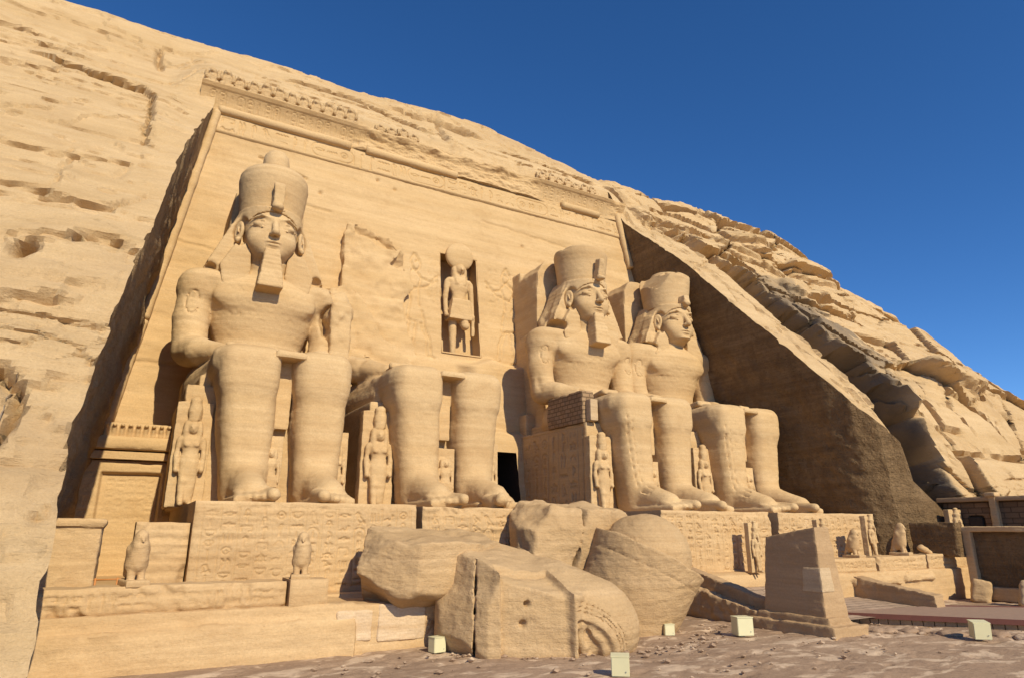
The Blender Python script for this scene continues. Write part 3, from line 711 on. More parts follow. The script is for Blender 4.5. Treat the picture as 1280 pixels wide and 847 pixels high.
NXF, NZF, ZT = 400, 310, 30.2
U, Wv = np.meshgrid(np.linspace(0, 1, NXF), np.linspace(0, 1, NZF)); FZ = Wv * ZT
FX = XLp(FZ) - .3 + U * (XRp(FZ) - XLp(FZ) + .6)
XC = 18.3
rel = Relief(40, 30, .09)
def fig(x, z, s, f=1, lw=.085, dp=.17):      # sunk outline of a king offering, facing f
    for st in [[(0, 7.4), (.35, 7.6), (.5, 7.2), (.4, 6.8), (.05, 6.7), (-.2, 7.0), (-.3, 7.5), (0, 8.1), (.35, 7.6)], [(-.1, 6.7), (-.75, 6.2), (-.55, 5), (-.3, 4.3), (-.55, 2.7), (.75, 2.5), (.35, 4.3), (.4, 5.4), (.6, 6.2), (.1, 6.7)],
               [(.5, 6.1), (1.3, 5.9), (1.9, 6.6)], [(-.6, 6.1), (-.2, 5.2), (1.0, 5.5), (1.8, 6.1)], [(-.35, 2.7), (-.6, 1.4), (-.5, .15), (.1, 0)], [(.1, 2.6), (.0, 1.4), (-.2, .2)], [(.35, 2.6), (.85, 1.4), (.95, .15), (1.5, 0)], [(.6, 2.5), (1.1, 1.4), (1.25, .25)]]:
        rel.poly([(x + f * p[0] * s, z + p[1] * s) for p in st], lw, dp)
fig(15.4, 14.6, .95, 1); fig(22.9, 14.9, .95, -1)
rel.columns(16.3, 17.3, 18.5, 22.2, .5, 5, .05, .06, False); rel.columns(21.2, 22.2, 18.8, 22.3, .5, 9, .05, .06, False)
hx = np.clip((FX / .09).astype(int), 0, rel.nx - 1); hz = np.clip((FZ / .09).astype(int), 0, rel.ny - 1)
D = rel.H[hz, hx]
D = D + .05 * pnoise(FX * .06, 1.0, FZ * 1.1) + .014 * pnoise(FX * .2, 4.0, FZ * 4.2) + .10 * fbm(FX * .3, 2.2, FZ * .5, 4) + .02 * pnoise(FX * 3, 2, FZ * 3)
# a few long bedding cracks
for (x0, z0_, x1, z1_, dp) in [(4.6, 27.0, 7.8, 26.2, .28), (-1, 20, 3, 19.6, .12), (21, 26.4, 29, 25.8, .1), (23, 22.1, 34, 21.6, .08), (7, 24.3, 9.5, 24.1, .14), (-1.5, 12.2, 2, 12.3, .12)]:
    t = np.clip((FX - x0) / (x1 - x0), 0, 1); zz = z0_ + (z1_ - z0_) * t + .12 * pnoise(FX * .9, z0_, 0.5)
    m = (FX > x0) & (FX < x1); D = D - np.where(m, dp * np.exp(-((FZ - zz) / .07) ** 2), 0)
for (x, z) in [(12.7, 27.6), (14.0, 27.2), (24.5, 24.9), (29.6, 25.4), (8.7, 25.4)]:
    D = D - .3 * np.exp(-(((FX - x) / .11) ** 2 + ((FZ - z) / .11) ** 2))
# rubble ledge between the second and third colossus
D = D + .9 * sstep(.0, .5, 14.9 + .5 * pnoise(FX * .5, 3, 0) - FZ) * sstep(18.4, 19.6, FX + .3 * pnoise(FZ, 2, 1)) * (1 - sstep(24.6, 25.2, FX))
D = D + .5 * sstep(0, .3, 9.9 + .5 * pnoise(FX * .7, 5, 0) - FZ) * sstep(18.4, 19.6, FX) * (1 - sstep(24.6, 25.2, FX))
FYv = YF(FZ) - D
V = np.stack([FX, FYv, FZ], -1)
J, I = np.meshgrid(np.arange(NZF - 1), np.arange(NXF - 1), indexing='ij')
cx = .25 * (FX[:-1, :-1] + FX[1:, :-1] + FX[:-1, 1:] + FX[1:, 1:]); cz = .5 * (FZ[:-1, :-1] + FZ[1:, 1:])
NI = (17.45, 20.35, 15.2, 22.75); DO = (19.9, 22.0, 1.0, 8.4)
hole = ((cx > NI[0]) & (cx < NI[1]) & (cz > NI[2]) & (cz < NI[3])) | ((cx > DO[0]) & (cx < DO[1]) & (cz > DO[2]) & (cz < DO[3]))
J, I = J[~hole], I[~hole]; a = J * NXF + I
part('wall', pymesh('wall', V.reshape(-1, 3), np.stack([a, a + 1, a + NXF + 1, a + NXF], 1)), M['facade'], fac)
def recess(r, depth, name, mat, pr=.0):
    x0, x1, z0, z1 = r; e = .06; x0 -= e; x1 += e; z0 -= e; z1 += e
    y = lambda z: YF(z) - .02; c = []
    q = [(x0, y(z0) - pr, z0), (x1, y(z0) - pr, z0), (x1, y(z1) - pr, z1), (x0, y(z1) - pr, z1)]
    b = [(p[0], p[1] + depth, p[2]) for p in q]
    me = bpy.data.meshes.new(name); me.from_pydata(q + b, [], [(4, 5, 6, 7), (0, 4, 7, 3), (1, 2, 6, 5), (3, 7, 6, 2), (0, 1, 5, 4)])
    return part(name, me, mat, fac)
recess(NI, 1.35, 'niche', M['facade'])
recess(DO, 7.0, 'doorway', M['void'], 1.35)
# inscription band
br = Relief(33.4, 1.55, .045); br.poly([(0, .06), (33.4, .06)], .05, .03); br.poly([(0, 1.5), (33.4, 1.5)], .05, .03)
br.row(.35, 33.2, .14, 1.42, 21, .045, .10, cart=(7, 13, 21, 30))
er = sstep(.0, .4, fbm(br.xs[None, :] * .35, br.ys[:, None], 3.1, 3)); br.H = br.H * (1 - .75 * er)
P = np.zeros((br.ny, br.nx, 3)); bz = 28.05 + br.ys[:, None]; P[..., 0] = 1.75 + br.xs[None, :]; P[..., 2] = bz
P[..., 1] = YF(bz) - .16 - br.H - .05 * fbm(P[..., 0] * .3, 2.2, bz * .5, 4) + .16 * np.exp(-((br.ys[:, None]) / .05)) 
part('inscription_band', (lambda o: o)(pymesh('inscription_band', P.reshape(-1, 3), (lambda a, m: np.stack([a, a + 1, a + m + 1, a + m], 1))((np.arange(br.ny - 1)[:, None] * br.nx + np.arange(br.nx - 1)[None, :]).ravel(), br.nx))), M['facade'], fac)
# torus mouldings
for a_, b_ in ((1.9, 10.6), (11.7, 18.9), (28.6, 32.4)):
    rocktube([(a_, 41.75, 29.75), (b_, 41.75, 29.75)], .30, fac)
zz = np.array([0, 30])
for (za, zb) in ((0, 14.5), (14.6, 29.6)):
    rocktube([(XLp(za) + .05, YF(za) - .18, za), (XLp(zb) + .05, YF(zb) - .18, zb)], .26, fac)
for (za, zb) in ((4, 22), (25.2, 30.4)):
    rocktube([(XRp(za) - .15, YF(za) - .18, za), (XRp(zb) - .15, YF(zb) - .18, zb)], .30, fac)
# cavetto cornice, eroded in its middle
nx, nz = 720, 46; x = np.linspace(.7, 35.3, nx)[None, :]; t = np.linspace(0, 1, nz)[:, None]
ok = 1 - sstep(10.6, 12.2, x + .5 * pnoise(t * 4, x * .8, 1)) * (1 - sstep(25.5, 27, x)) ; ok = ok * (1 - .8 * sstep(33, 34.6, x))
crl = Relief(34.6, 1.6, .05)
for i in range(60): 
    xx = .5 + i * .57
    if i % 3 == 2: crl.glyph(['was', 'feather', 'reed', 'man'][i % 4], xx, .2, .42, 1.0, .035, .05)
    else: crl.cartouche(xx, .2, .42, 1.0, i, .035, .05)
H = crl.H[np.clip((t * 1.6 / .05).astype(int), 0, crl.ny - 1), np.clip(((x - .7) / .05).astype(int), 0, crl.nx - 1)]
br_ = (1 - ok); prof_ = .95 * t ** 2.1 + .08 * (t > .86)
rough_ = .35 + .55 * fbm(x * .55, t * 2.2, 5.5, 4) + .35 * sstep(.55, .95, t + .25 * pnoise(x * .7, 1, 2))
P = np.zeros((nz, nx, 3)); P[..., 0] = x + 0 * t; P[..., 2] = 29.75 + 1.65 * t + .12 * br_ * fbm(x * .6, 1, 1, 3)
P[..., 1] = 41.95 - ok * prof_ * .62 - br_ * rough_ * .75 - H * (.4 + .6 * ok) - .04 * fbm(x * .8, t * 2, 3, 3)
under = P[:1].copy(); under[..., 1] = 42.7; P = np.concatenate([under, P], 0)
top = P[-1:].copy(); top2 = top.copy(); top[..., 2] += .02; top2[..., 1] = 43.4; top2[..., 2] = 31.5
mid = (top * .5 + top2 * .5); P = np.concatenate([P, top, mid, top2], 0)
o = quadgrid('cornice', P, M['facade']); o.parent = fac; o.matrix_parent_inverse = fac.matrix_basis.inverted()
# rock wall behind the baboon ledge, joined to the cliff brow
B = browE; n = len(B); w = np.linspace(0, 1, 16)[:, None, None]
base = np.stack([B[:, 0], np.full(n, 42.85) , np.full(n, 31.2)], 1)[None]
P = base + (B[None] - base) * w; P[..., 1] += (.12 * fbm(P[..., 0] * .8, P[..., 2] * 1.2, 2, 3)) * (1 - w[..., 0]) * 1.0
o = quadgrid('frieze_back_wall', P, M['cliff']); o.parent = fac; o.matrix_parent_inverse = fac.matrix_basis.inverted()

# portal panel left of the first colossus
def bm_box(name, lo, hi, mat, parent, bev=.03, rough=.02, seg=None):
    h = max(.05, min(.14, min(np.array(hi) - np.array(lo)) / 5)); m = .15
    f = Field(np.array(lo) - m, np.array(hi) + m, h); c = (np.array(lo) + np.array(hi)) / 2; hf = (np.array(hi) - np.array(lo)) / 2
    f.box(c, hf, bev, 0); return part(name, f.mesh(name, rough / .05, bed=.6), M[mat], parent)
pn = empty('carved_portal', (0, 37.8, 1.5), 'recessed carved panel under a ledge of worn snakes, left corner of the facade', 'portal')
r = Relief(4.6, 5.6, .05); r.poly([(1.0, 0), (1.0, 5.0), (3.55, 5.0), (3.55, 0)], .07, .16); 
r.columns(1.2, 3.4, 2.4, 4.8, .4, 3, .04, .03, False); r.columns(.1, .85, .3, 5.2, .7, 8, .05, .035); r.columns(3.7, 4.5, .3, 5.2, .75, 9, .05, .035)
r.H[:, :] -= .28 * sstep(1.0, 1.07, r.xs[None, :]) * (1 - sstep(3.5, 3.57, r.xs[None, :])) * (1 - sstep(4.93, 5.0, r.ys[:, None]))
o = panel_block('panel', -2.1, 2.5, 37.7, 39.6, 1.2, 6.8, r, M['facade'], amp=.7); o.parent = pn; o.matrix_parent_inverse = pn.matrix_basis.inverted()
bm_box('lintel', (-2.2, 37.45, 6.85), (2.6, 39.5, 7.25), 'facade', pn)
bm_box('ledge', (-2.2, 37.25, 7.3), (2.6, 39.5, 7.95), 'facade', pn, .08, .05)
f = Field((-2.3, 37.0, 7.7), (2.7, 39, 9.0), .07)
for i in range(14):
    x = -1.9 + i * .34; f.cap((x, 37.75, 7.9), (x, 37.6, 8.45), .13, .10, .03); f.ell((x, 37.5, 8.5), (.1, .16, .1), .03)
f.box((.2, 38.2, 8.25), (2.4, .5, .4), .05, .05)
part('worn_snake_frieze', f.mesh('snakes', 1.0), M['facade'], pn)

# ------------------------------------------------------------------ baboon frieze
def baboon():
    f = Field((-.55, -.6, -.05), (.55, .45, 1.65), .05)
    f.cap((0, .1, .35), (0, 0, .95), .40, .34, .1); f.ell((0, -.10, 1.30), (.25, .27, .24), .08); f.ell((0, -.34, 1.22), (.11, .12, .09), .06)
    for s in (-1, 1):
        f.cap((s * .26, -.05, .3), (s * .28, -.30, .45), .19, .15, .1); f.cap((s * .28, -.32, .42), (s * .26, -.30, .05), .13, .12, .08)
        f.cap((s * .32, -.02, 1.0), (s * .36, -.24, .85), .12, .10, .08); f.cap((s * .36, -.24, .85), (s * .34, -.30, 1.15), .09, .08, .06)
    f.box((0, .22, .72), (.55, .22, .80), .12, .15); f.rough(.05, 2.0, 2)
    return f.mesh('baboon', 1.2)
bab = link('baboon_statue', baboon(), M['cliff'])
tag(bab, 'small worn seated baboon carving with raised hands in the frieze above the cornice', 'baboon carving', 'row of baboon carvings above the cornice')
xs_b = [1.3, 2.15, 3.0, 3.85, 4.7, 5.55, 6.4, 7.25, 8.1, 8.95, 9.8, 10.6, 12.9, 13.8, 14.7, 15.6, 27.2, 28.05, 28.9, 29.75, 30.6, 31.5, 32.3]
q = random.Random(4)
for i, x in enumerate(xs_b):
    o = bab if i == 0 else bab.copy()
    if i: COL.objects.link(o)
    s = 1.08 if x < 12 else q.uniform(.75, .95); o.location = (x, 42.52 + q.uniform(-.08, .08), 31.42 + (.1 if x > 12 else 0)); o.scale = (s * q.uniform(.9, 1.08), s, s * q.uniform(.9, 1.1)); o.rotation_euler = (0, 0, q.uniform(-.15, .15))
    if x > 20: o['label'] = 'small broken baboon carving at the right end of the frieze'
    elif x > 12: o['label'] = 'small broken baboon carving right of the gap in the middle of the frieze'
    o['group'] = {0: 'intact baboon carvings on the left of the frieze', 1: 'broken baboon carvings in the middle of the frieze', 2: 'broken baboon carvings on the right of the frieze'}[0 if x < 12 else (1 if x < 20 else 2)]

# ------------------------------------------------------------------ the colossi
HZ = {1: 0, 3: -.05, 4: -.5}
PX = {1: 5.05, 2: 12.95, 3: 25.85, 4: 33.7}
LEG = {1: (-1.15, 1.95, -.85, 2.0), 2: (-1.45, 1.75, -1.1, 1.7), 3: (-1.2, 1.95, -.75, 2.1), 4: (-1.35, 1.75, -1.1, 1.75)}   # knee left, knee right, ankle left, ankle right
PT = 4.5; TY = 25.4
def body_mesh(kind):
    top = 12.6 if kind != 2 else 8.2
    f = Field((-4.6, -.3, -.1), (4.6, 14.4, top + .4), .08)
    kl, kr, al, ar = LEG[kind]
    for s, kx, ax in ((-1, kl, al), (1, kr, ar)):
        m = (kx + ax) / 2
        f.box((m, 4.5, 3.2), (1.03, 1.05, 3.3), .62, .1, rot=(0, math.atan((kx - ax) / 5.0), 0), tap=(.045, .04))
        f.box((kx, 4.45, 5.6), (1.10, 1.12, .98), .5, .5)
        f.ell((m * .8 + ax * .2, 4.85, 3.7), (1.06, 1.08, 2.1), .5)
        f.cap((m, 3.62, 4.6), (ax, 3.80, 1.3), .16, .10, .35)
        
        f.cap((kx, 4.7, 5.42), (s * 1.95 + .1, 9.8, 5.75), 1.08, 1.45, .3)
        f.box((kx * .5 + s * .9, 6.8, 6.02), (1.15, 2.9, .55), .4, .35)
        # feet
        f.cap((ax, 4.9, .60), (ax + s * .08, 1.7, .42), .70, .56, .3, flat=(1, 1, 1.1))
        f.cap((ax, 4.2, 1.3), (ax + s * .05, 2.1, .55), .66, .46, .45)
        f.box((ax + s * .06, 2.9, .12), (.74, 2.2, .16), .1, .12)
        for i in range(5):
            tx = ax + s * (-.50 + i * .27); r = .24 if i == 0 else .175 - .008 * i; ty = .45 + .12 * i - (0 if i else .08)
            f.cap((tx, 1.7, .42), (tx, ty, r + .06), r * 1.0, r, .05); f.ell((tx, ty, r + .06), (r * 1.02, r * 1.25, r), .02)
        f.ell((ax - s * .62, 4.5, 1.0), (.2, .3, .3), .15); f.ell((ax + s * .62, 4.6, .9), (.2, .3, .3), .15)
    f.box((.3, 8.0, 6.2), (1.2, 3.3, .38), .1, .2)
    f.box(((kl + kr) / 2, 4.35, 6.32), (.62, 1.1, .14), .05, .06)
    f.box(((kl + kr) / 2, 5.3, 3.1), (.8, .45, 3.1), .03, .08)
    f.box(((kl + kr) / 2, 4.6, 4.75), (.34, .3, 1.5), .03, .03)
    f.box((0, 9.5, 3.0), (2.9, 3.6, 2.6), .1, .25)
    if kind != 2:
        f.rev((0, 10.7, 0), [(6.4, 2.15), (7.4, 2.10), (8.4, 2.2), (9.4, 2.6), (10.4, 3.0), (11.1, 3.0), (11.7, 2.5), (12.15, 1.7), (12.5, 1.0)], .35, asp=1.5)
        f.cap((-2.75, 10.6, 10.95), (2.75, 10.6, 10.95), 1.0, 1.0, .5)
        for s in (-1, 1):
            f.ell((s * 1.25, 9.32, 10.45), (1.25, .42, .62), .45)
            f.ell((s * 2.55, 10.2, 11.45), (1.4, .9, .5), .5)
        f.cap((0, 10.2, 11.6), (0, 9.9, 13.3), 1.05, .95, .35)
        f.box((0, 12.9, 6.0), (2.6, 1.8, 6.4), .15, .3)
    for s in {1: (-1, 1), 2: (-1,), 3: (-1, 1), 4: (-1, 1)}[kind]:
        if kind != 2:
            sh = (s * 3.2, 10.5, 10.95); el = (s * 3.25, 10.1, 7.6)
            f.ell((sh[0], sh[1], sh[2] - .05), (1.02, 1.1, 1.08), .3)
            f.cap(sh, (s * 3.36, 10.35, 9.2), .90, .84, .10); f.cap((s * 3.36, 10.35, 9.2), el, .84, .80, .10)
        else: el = (s * 3.2, 9.8, 7.45)
        hx = (kl + .0 if s < 0 else kr - .05)
        wr = (hx + s * .5, 7.2, 7.02)
        f.cap(el, (s * 2.85, 8.8, 7.3), .80, .70, .12); f.cap((s * 2.85, 8.8, 7.3), wr, .70, .42, .12, flat=(1, 1, 1.1))
        f.box((hx + s * .25, 6.2, 6.88), (.56, .9, .17), .13, .15, rot=(R(-5), 0, R(s * 8)))
        for i in range(4): f.cap((hx + s * .22 + (i - 1.5) * .28, 5.9, 6.86), (hx + s * .1 + (i - 1.5) * .27, 4.75, 6.70), .135, .115, .05)
        f.cap((hx - s * .35, 6.6, 6.9), (hx - s * .5, 5.5, 6.78), .15, .12, .06)
        if kind != 2:
            cx, cz = s * 3.42, 9.95
            f.engrave(lambda X, Y, Z: np.maximum(np.abs(np.hypot(X - cx, (Z - cz) * .5) - .30) - .05, Y - 10.2), (cx - .5, 8.8, cz - .8), (cx + .5, 10.1, cz + .8), .09)
            for j in range(3): f.engrave(lambda X, Y, Z: np.hypot(np.abs(X - cx) - .06, (Z - cz + .34 - .32 * j) * 1.0) - .07 + 0 * Y, (cx - .3, 8.8, cz - .8), (cx + .3, 10.1, cz + .8), .06)
            f.engrave(lambda X, Y, Z: np.abs(Z - 8.55) - .03 + 0 * X + 0 * Y, (s * 3.3 - 1.2, 8.8, 8.3), (s * 3.3 + 1.2, 11.5, 8.8), .05)
            f.engrave(lambda X, Y, Z: np.abs(Z - 8.25) - .03 + 0 * X + 0 * Y, (s * 3.3 - 1.2, 8.8, 8.1), (s * 3.3 + 1.2, 11.5, 8.4), .05)
    if kind != 2:
        f.engrave(lambda X, Y, Z: np.maximum(np.minimum(np.abs(np.hypot(X, Z - 12.2) - 2.25), np.abs(np.hypot(X, Z - 12.2) - 1.95)) - .03, Y - 10.4), (-2.6, 8.4, 9.7), (2.6, 10.4, 12.4), .05)
        f.engrave(lambda X, Y, Z: np.abs(Z - 7.75) - .03 + 0 * X + 0 * Y, (-2.3, 8.6, 7.6), (2.3, 10.4, 7.9), .05)
        for j in range(9): f.engrave(lambda X, Y, Z: np.hypot((X - (j - 4) * .42) * (1 + j % 3 * .5), (Z - 9.6 + .05 * (j % 2)) * (2 - j % 2)) - .10 + 0 * Y, (-2.4, 8.6, 9.3), (2.4, 10, 9.9), .045)
    if kind in (3, 4):          # raised kilt fringe running down the outer shin
        for dx in (0, .28):
            f.engrave(lambda X, Y, Z: np.maximum(np.abs(X - (al - .5 + (kl - .35 - al) * (Z - .6) / 4.6) - dx) - .045, Y - 4.6), (kl - 1.3, 2.6, .7), (al + .4, 4.8, 5.2), .09)
    # damage
    if kind == 1:
        f.ell((3.6, 9.3, 9.9), (.75, 1.3, 1.0), .2, sub=True); f.ell((3.9, 9.6, 11.6), (.6, 1.1, .5), .15, sub=True)
        f.rough(.20, .9, 3, mask=lambda X, Y, Z: sstep(2.3, 2.8, X + 0 * Z) * sstep(6.9, 7.4, Z) * (1 - sstep(11.5, 12, Z)) + 0 * Y)
    if kind == 2:
        f.rough(.25, .8, 3, mask=lambda X, Y, Z: sstep(6.1, 6.5, Z + 0 * X + 0 * Y) * sstep(5.0, 6.5, Y))
        f.ell((.8, 9.4, 6.9), (2.4, 2.0, .8), .6); f.ell((2.4, 8.6, 6.7), (1.2, 1.5, .5), .4)
        f.rough(.30, 1.1, 3, mask=lambda X, Y, Z: (1 - sstep(.6, 1.0, Z + 0 * X)) * (1 - sstep(1.8, 2.8, Y)) * sstep(.5, 1.0, X))
    if kind == 3:
        f.box((kl - .5, 7.3, 7.45), (.6, .30, .45), .05, .05, rot=(.3, .5, .3), sub=True); f.ell((-3.3, 8.6, 6.6), (.9, 1.2, .3), .1, sub=True)
        f.ell((-4.0, 9.2, 8.2), (.25, .6, .9), .1, sub=True)
    if kind == 4:
        for z in (2.0, 2.5, 3.0, 3.35, 3.9, 4.3, 4.7): f.engrave(lambda X, Y, Z: np.abs(Z - z - .12 * pnoise(X * 1.2, Y * .8, z)) - .03, (kl - 1.3, 2.6, z - .3), (kl + 1.3, 5.2, z + .3), .06)
    # fracture lines
    for (p, nrm, z0_, z1_, side) in {1: [((0, 4, 1.3), (.2, .1, 1), .6, 2, 1)], 2: [((-1.4, 4, 2.2), (.25, 0, 1), 1.5, 3.0, -1), ((1.6, 4, 4.4), (-.2, 0, 1), 3.7, 5.1, 1)],
             3: [((-1.6, 3, 3.0), (.95, .1, .32), .8, 5.6, -1), ((-3.2, 9.2, 9.2), (.75, .2, .65), 8.2, 10.8, -1)], 4: [((1.7, 4, 3.4), (1, 0, .2), 1.2, 5, 1)]}[kind]:
        nn = np.array(nrm) / np.linalg.norm(nrm)
        f.engrave(lambda X, Y, Z: np.maximum(np.abs((X - p[0]) * nn[0] + (Y - p[1]) * nn[1] + (Z - p[2]) * nn[2] + .14 * pnoise(X * 1.3, Y * 1.3, Z * 1.3)) - .03, np.maximum(-side * X, 0) - .01), (-4.5, 2.4, z0_), (4.5, 12, z1_), .10)
    return f

def head_mesh(kind):
    f = Field((-2.2, 7.6, 11.9), (2.2, 11.4, 16.4), .05)
    cy = 9.95
    f.ell((0, cy, 14.5), (1.40, 1.62, 1.75), .1)
    f.ell((0, 9.55, 13.42), (1.06, 1.22, 1.0), .45)                    # jaw
    f.ell((0, 8.75, 12.98), (.50, .42, .32), .28)                      # chin
    f.cap((0, 10.3, 11.9), (0, 9.9, 13.3), 1.02, .96, .2)
    for s in (-1, 1):
        f.ell((s * .72, 8.98, 13.70), (.50, .42, .52), .35)            # cheeks
        f.ell((s * .62, 8.18, 14.42), (.50, .22, .30), .18, sub=True)  # sockets
        f.ell((s * .62, 8.68, 14.40), (.42, .27, .20), .01)            # eyeballs
        f.cap((s * .24, 8.50, 14.38), (s * .62, 8.42, 14.60), .04, .045, .03); f.cap((s * .62, 8.40, 14.60), (s * 1.06, 8.70, 14.44), .045, .035, .03)
        f.cap((s * .24, 8.50, 14.34), (s * .62, 8.44, 14.22), .032, .036, .02); f.cap((s * .62, 8.42, 14.21), (s * 1.24, 8.95, 14.38), .036, .028, .02)
        f.cap((s * .18, 8.42, 14.76), (s * .66, 8.42, 14.88), .06, .065, .10); f.cap((s * .66, 8.42, 14.88), (s * 1.22, 8.88, 14.70), .065, .04, .10)   # brow
        f.ell((s * .17, 8.20, 13.82), (.13, .16, .11), .06)            # nostril wings
        pass
        # ear, standing clear of the cheek
        f.ell((s * 1.60, 9.55, 14.12), (.16, .36, .62), .06, rot=(R(8), 0, R(s * -28)))
        f.ell((s * 1.70, 9.38, 14.20), (.10, .20, .38), .04, rot=(R(8), 0, R(s * -28)), sub=True)
        f.ell((s * 1.66, 9.40, 13.62), (.12, .16, .16), .04)
        f.cap((s * 1.68, 9.32, 14.05), (s * 1.66, 9.5, 14.4), .05, .05, .02)
    f.cap((0, 8.42, 14.62), (0, 8.02, 13.92), .13, .20, .12)           # nose
    f.ell((0, 8.05, 13.86), (.17, .17, .13), .06)
    f.ell((0, 8.46, 13.43), (.42, .27, .085), .06); f.ell((0, 8.46, 13.25), (.36, .26, .10), .06)    # lips
    f.engrave(lambda X, Y, Z: np.maximum(np.abs(Z - 13.35 - .05 * np.abs(X)) - .012, np.abs(X) - .42) + 0 * Y, (-.5, 8.0, 13.2), (.5, 8.9, 13.5), .05, .03)
    f.ell((0, 8.24, 13.02), (.3, .12, .07), .10, sub=True)
    f.box((0, 8.30, 13.64), (.06, .08, .08), .03, .05, sub=True)
    if kind == 4: f.ell((0, 8.45, 12.85), (.42, .30, .12), .1); 
    return f
def cloth_mesh(kind):
    f = Field((-3.2, 7.9, 9.8), (3.2, 12.6, 16.0), .07)
    # dome of the headcloth with a band over the brow, wings and lappets
    f.ell((0, 10.25, 14.9), (1.72, 1.86, 1.25), .05)
    f.rev((0, 10.1, 15.25), [(-.22, 1.62), (.22, 1.66)], .08, asp=.94)
    w = [(-1.42, 15.6), (-1.75, 15.0), (-2.35, 13.4), (-3.0, 12.0), (-2.4, 11.75), (-1.2, 11.9), (0, 11.9), (1.2, 11.9), (2.4, 11.75), (3.0, 12.0), (2.35, 13.4), (1.75, 15.0), (1.42, 15.6)]
    f.prism(w, 9.95, 11.6, .12, rd=.06)
    for s in (-1, 1):
        f.prism([(s * 1.5, 15.2), (s * 1.95, 14.5), (s * 2.95, 12.05), (s * 2.0, 11.7), (s * 1.55, 13.2), (s * 1.35, 14.6)], 9.65, 10.4, .1, rd=.06)
        f.prism([(s * 1.12, 13.7), (s * 1.55, 13.6), (s * 2.3, 12.1), (s * 2.15, 11.3), (s * 1.9, 10.6), (s * .9, 10.45), (s * .78, 11.6)], 9.22, 10.2, .10, rd=.05)
        # hollow where the ear comes out
        f.ell((s * 1.52, 9.35, 14.1), (.42, .55, .85), .08, sub=True)
    # opening for the face
    f.ell((0, 8.9, 14.0), (1.42, 1.15, 1.28), .08, sub=True); f.box((0, 9.0, 12.6), (.85, 1.2, 1.2), .2, .1, sub=True)
    # pleats
    X, Y, Z = f.grid((slice(None),) * 3)
    f.F = f.F + (.012 * np.clip(np.sin((Z + .25 * np.abs(X)) * 20), 0, 1) * (Z < 14.9) + 0 * Y).astype(np.float32)
    f.F = f.F + (.03 * np.clip(np.sin(np.hypot(X, Y - 11.5) * 20), 0, 1) * (Z > 14.9)).astype(np.float32) * 0
    if kind == 1: f.ell((-2.75, 9.6, 12.0), (.3, .6, .25), .1, sub=True); f.ell((2.6, 9.6, 12.1), (.3, .5, .3), .1, sub=True)
    if kind in (3, 4):
        f.ell((-2.5, 9.8, 12.1), (.6, .9, .5), .15, sub=True)
        f.rough(.22, 1.1, 3, mask=lambda X, Y, Z: (1 - sstep(-2.0, -1.6, X + 0 * Y)) * (1 - sstep(13.3, 14.2, Z)))
    if kind == 4: f.box((-2.1, 9.7, 15.3), (.5, .9, .45), .1, .1, rot=(.2, .5, 0), sub=True)
    return f
def crown_mesh(kind):
    f = Field((-2.5, 7.8, 15.2), (2.5, 12.8, 20.2), .07)
    f.rev((0, 10.25, 15.3), [(0, 1.60), (.35, 1.64), (2.1, 1.84), (2.5, 1.80), (2.8, 1.60), (3.0, 1.2), (3.1, .6)] if kind == 1 else [(0, 1.62), (.35, 1.66), (2.3, 1.90), (2.6, 1.86), (2.75, 1.6)], .05)
    if kind == 1:
        f.rev((0, 10.4, 18.2), [(-.4, .80), (.3, .70), (.9, .72), (1.25, .66), (1.5, .48), (1.6, .25)], .1)
    if kind == 3:
        f.rough(.14, .8, 3, mask=lambda X, Y, Z: sstep(17.6, 18.2, Z + 0 * X + 0 * Y)); f.plane((0, 10, 18.05), (.12, -.1, 1), .1, .3)
        f.box((-1.9, 9.5, 18.3), (.5, 1, .4), .1, .1, rot=(.2, .6, 0), sub=True)
    if kind == 4:
        f.rough(.16, .8, 3, mask=lambda X, Y, Z: sstep(16.9, 17.8, Z + 0 * X + 0 * Y)); f.ell((.5, 10.5, 18.0), (1.3, 1.3, .9), .3)
        f.box((-1.9, 9.6, 18.0), (.9, 1.5, .9), .04, .02, rot=(.25, .45, .1), sub=True); f.box((-.75, 8.7, 18.35), (.55, .9, .5), .04, .02, rot=(.1, -.2, .2), sub=True); f.box((1.9, 9.6, 17.9), (.5, 1.2, .6), .04, .02, rot=(.1, -.5, .1), sub=True)
        f.plane((0, 10, 18.4), (.15, 0, 1), .1, .25)
    return f
def beard_mesh(kind):
    f = Field((-1, 7.0, 10.3), (1, 10, 13.2), .05)
    f.box((0, 8.55, 11.9), (.57, .5, 1.15), .1, .02, rot=(R(-6), 0, 0), tap=(-.14, -.10))
    X, Y, Z = f.grid((slice(None),) * 3)
    f.F = f.F + (.02 * np.clip(np.sin(Z * 24), 0, 1) + 0 * X + 0 * Y).astype(np.float32)
    f.rough(.05, 2.0, 2)
    return f
def uraeus_mesh(kind):
    f = Field((-.6, 7.2, 14.9), (.6, 9.2, 17.0), .04)
    if kind == 1: f.box((0, 8.35, 16.0), (.27, .28, .75), .07, .02, tap=(.02, .0)); f.ell((0, 8.1, 15.35), (.3, .28, .2), .1)
    elif kind == 3: f.box((0, 8.15, 16.1), (.20, .28, .72), .07, .02, rot=(R(14), 0, 0)); f.ell((0, 7.95, 15.4), (.28, .3, .16), .08)
    else: f.box((0, 8.3, 15.75), (.26, .3, .3), .07, .05); f.ell((.1, 8.2, 15.45), (.3, .3, .2), .1)
    f.cap((-.35, 8.45, 15.35), (.35, 8.45, 15.35), .1, .1, .05); f.rough(.06, 2.4, 2)
    return f
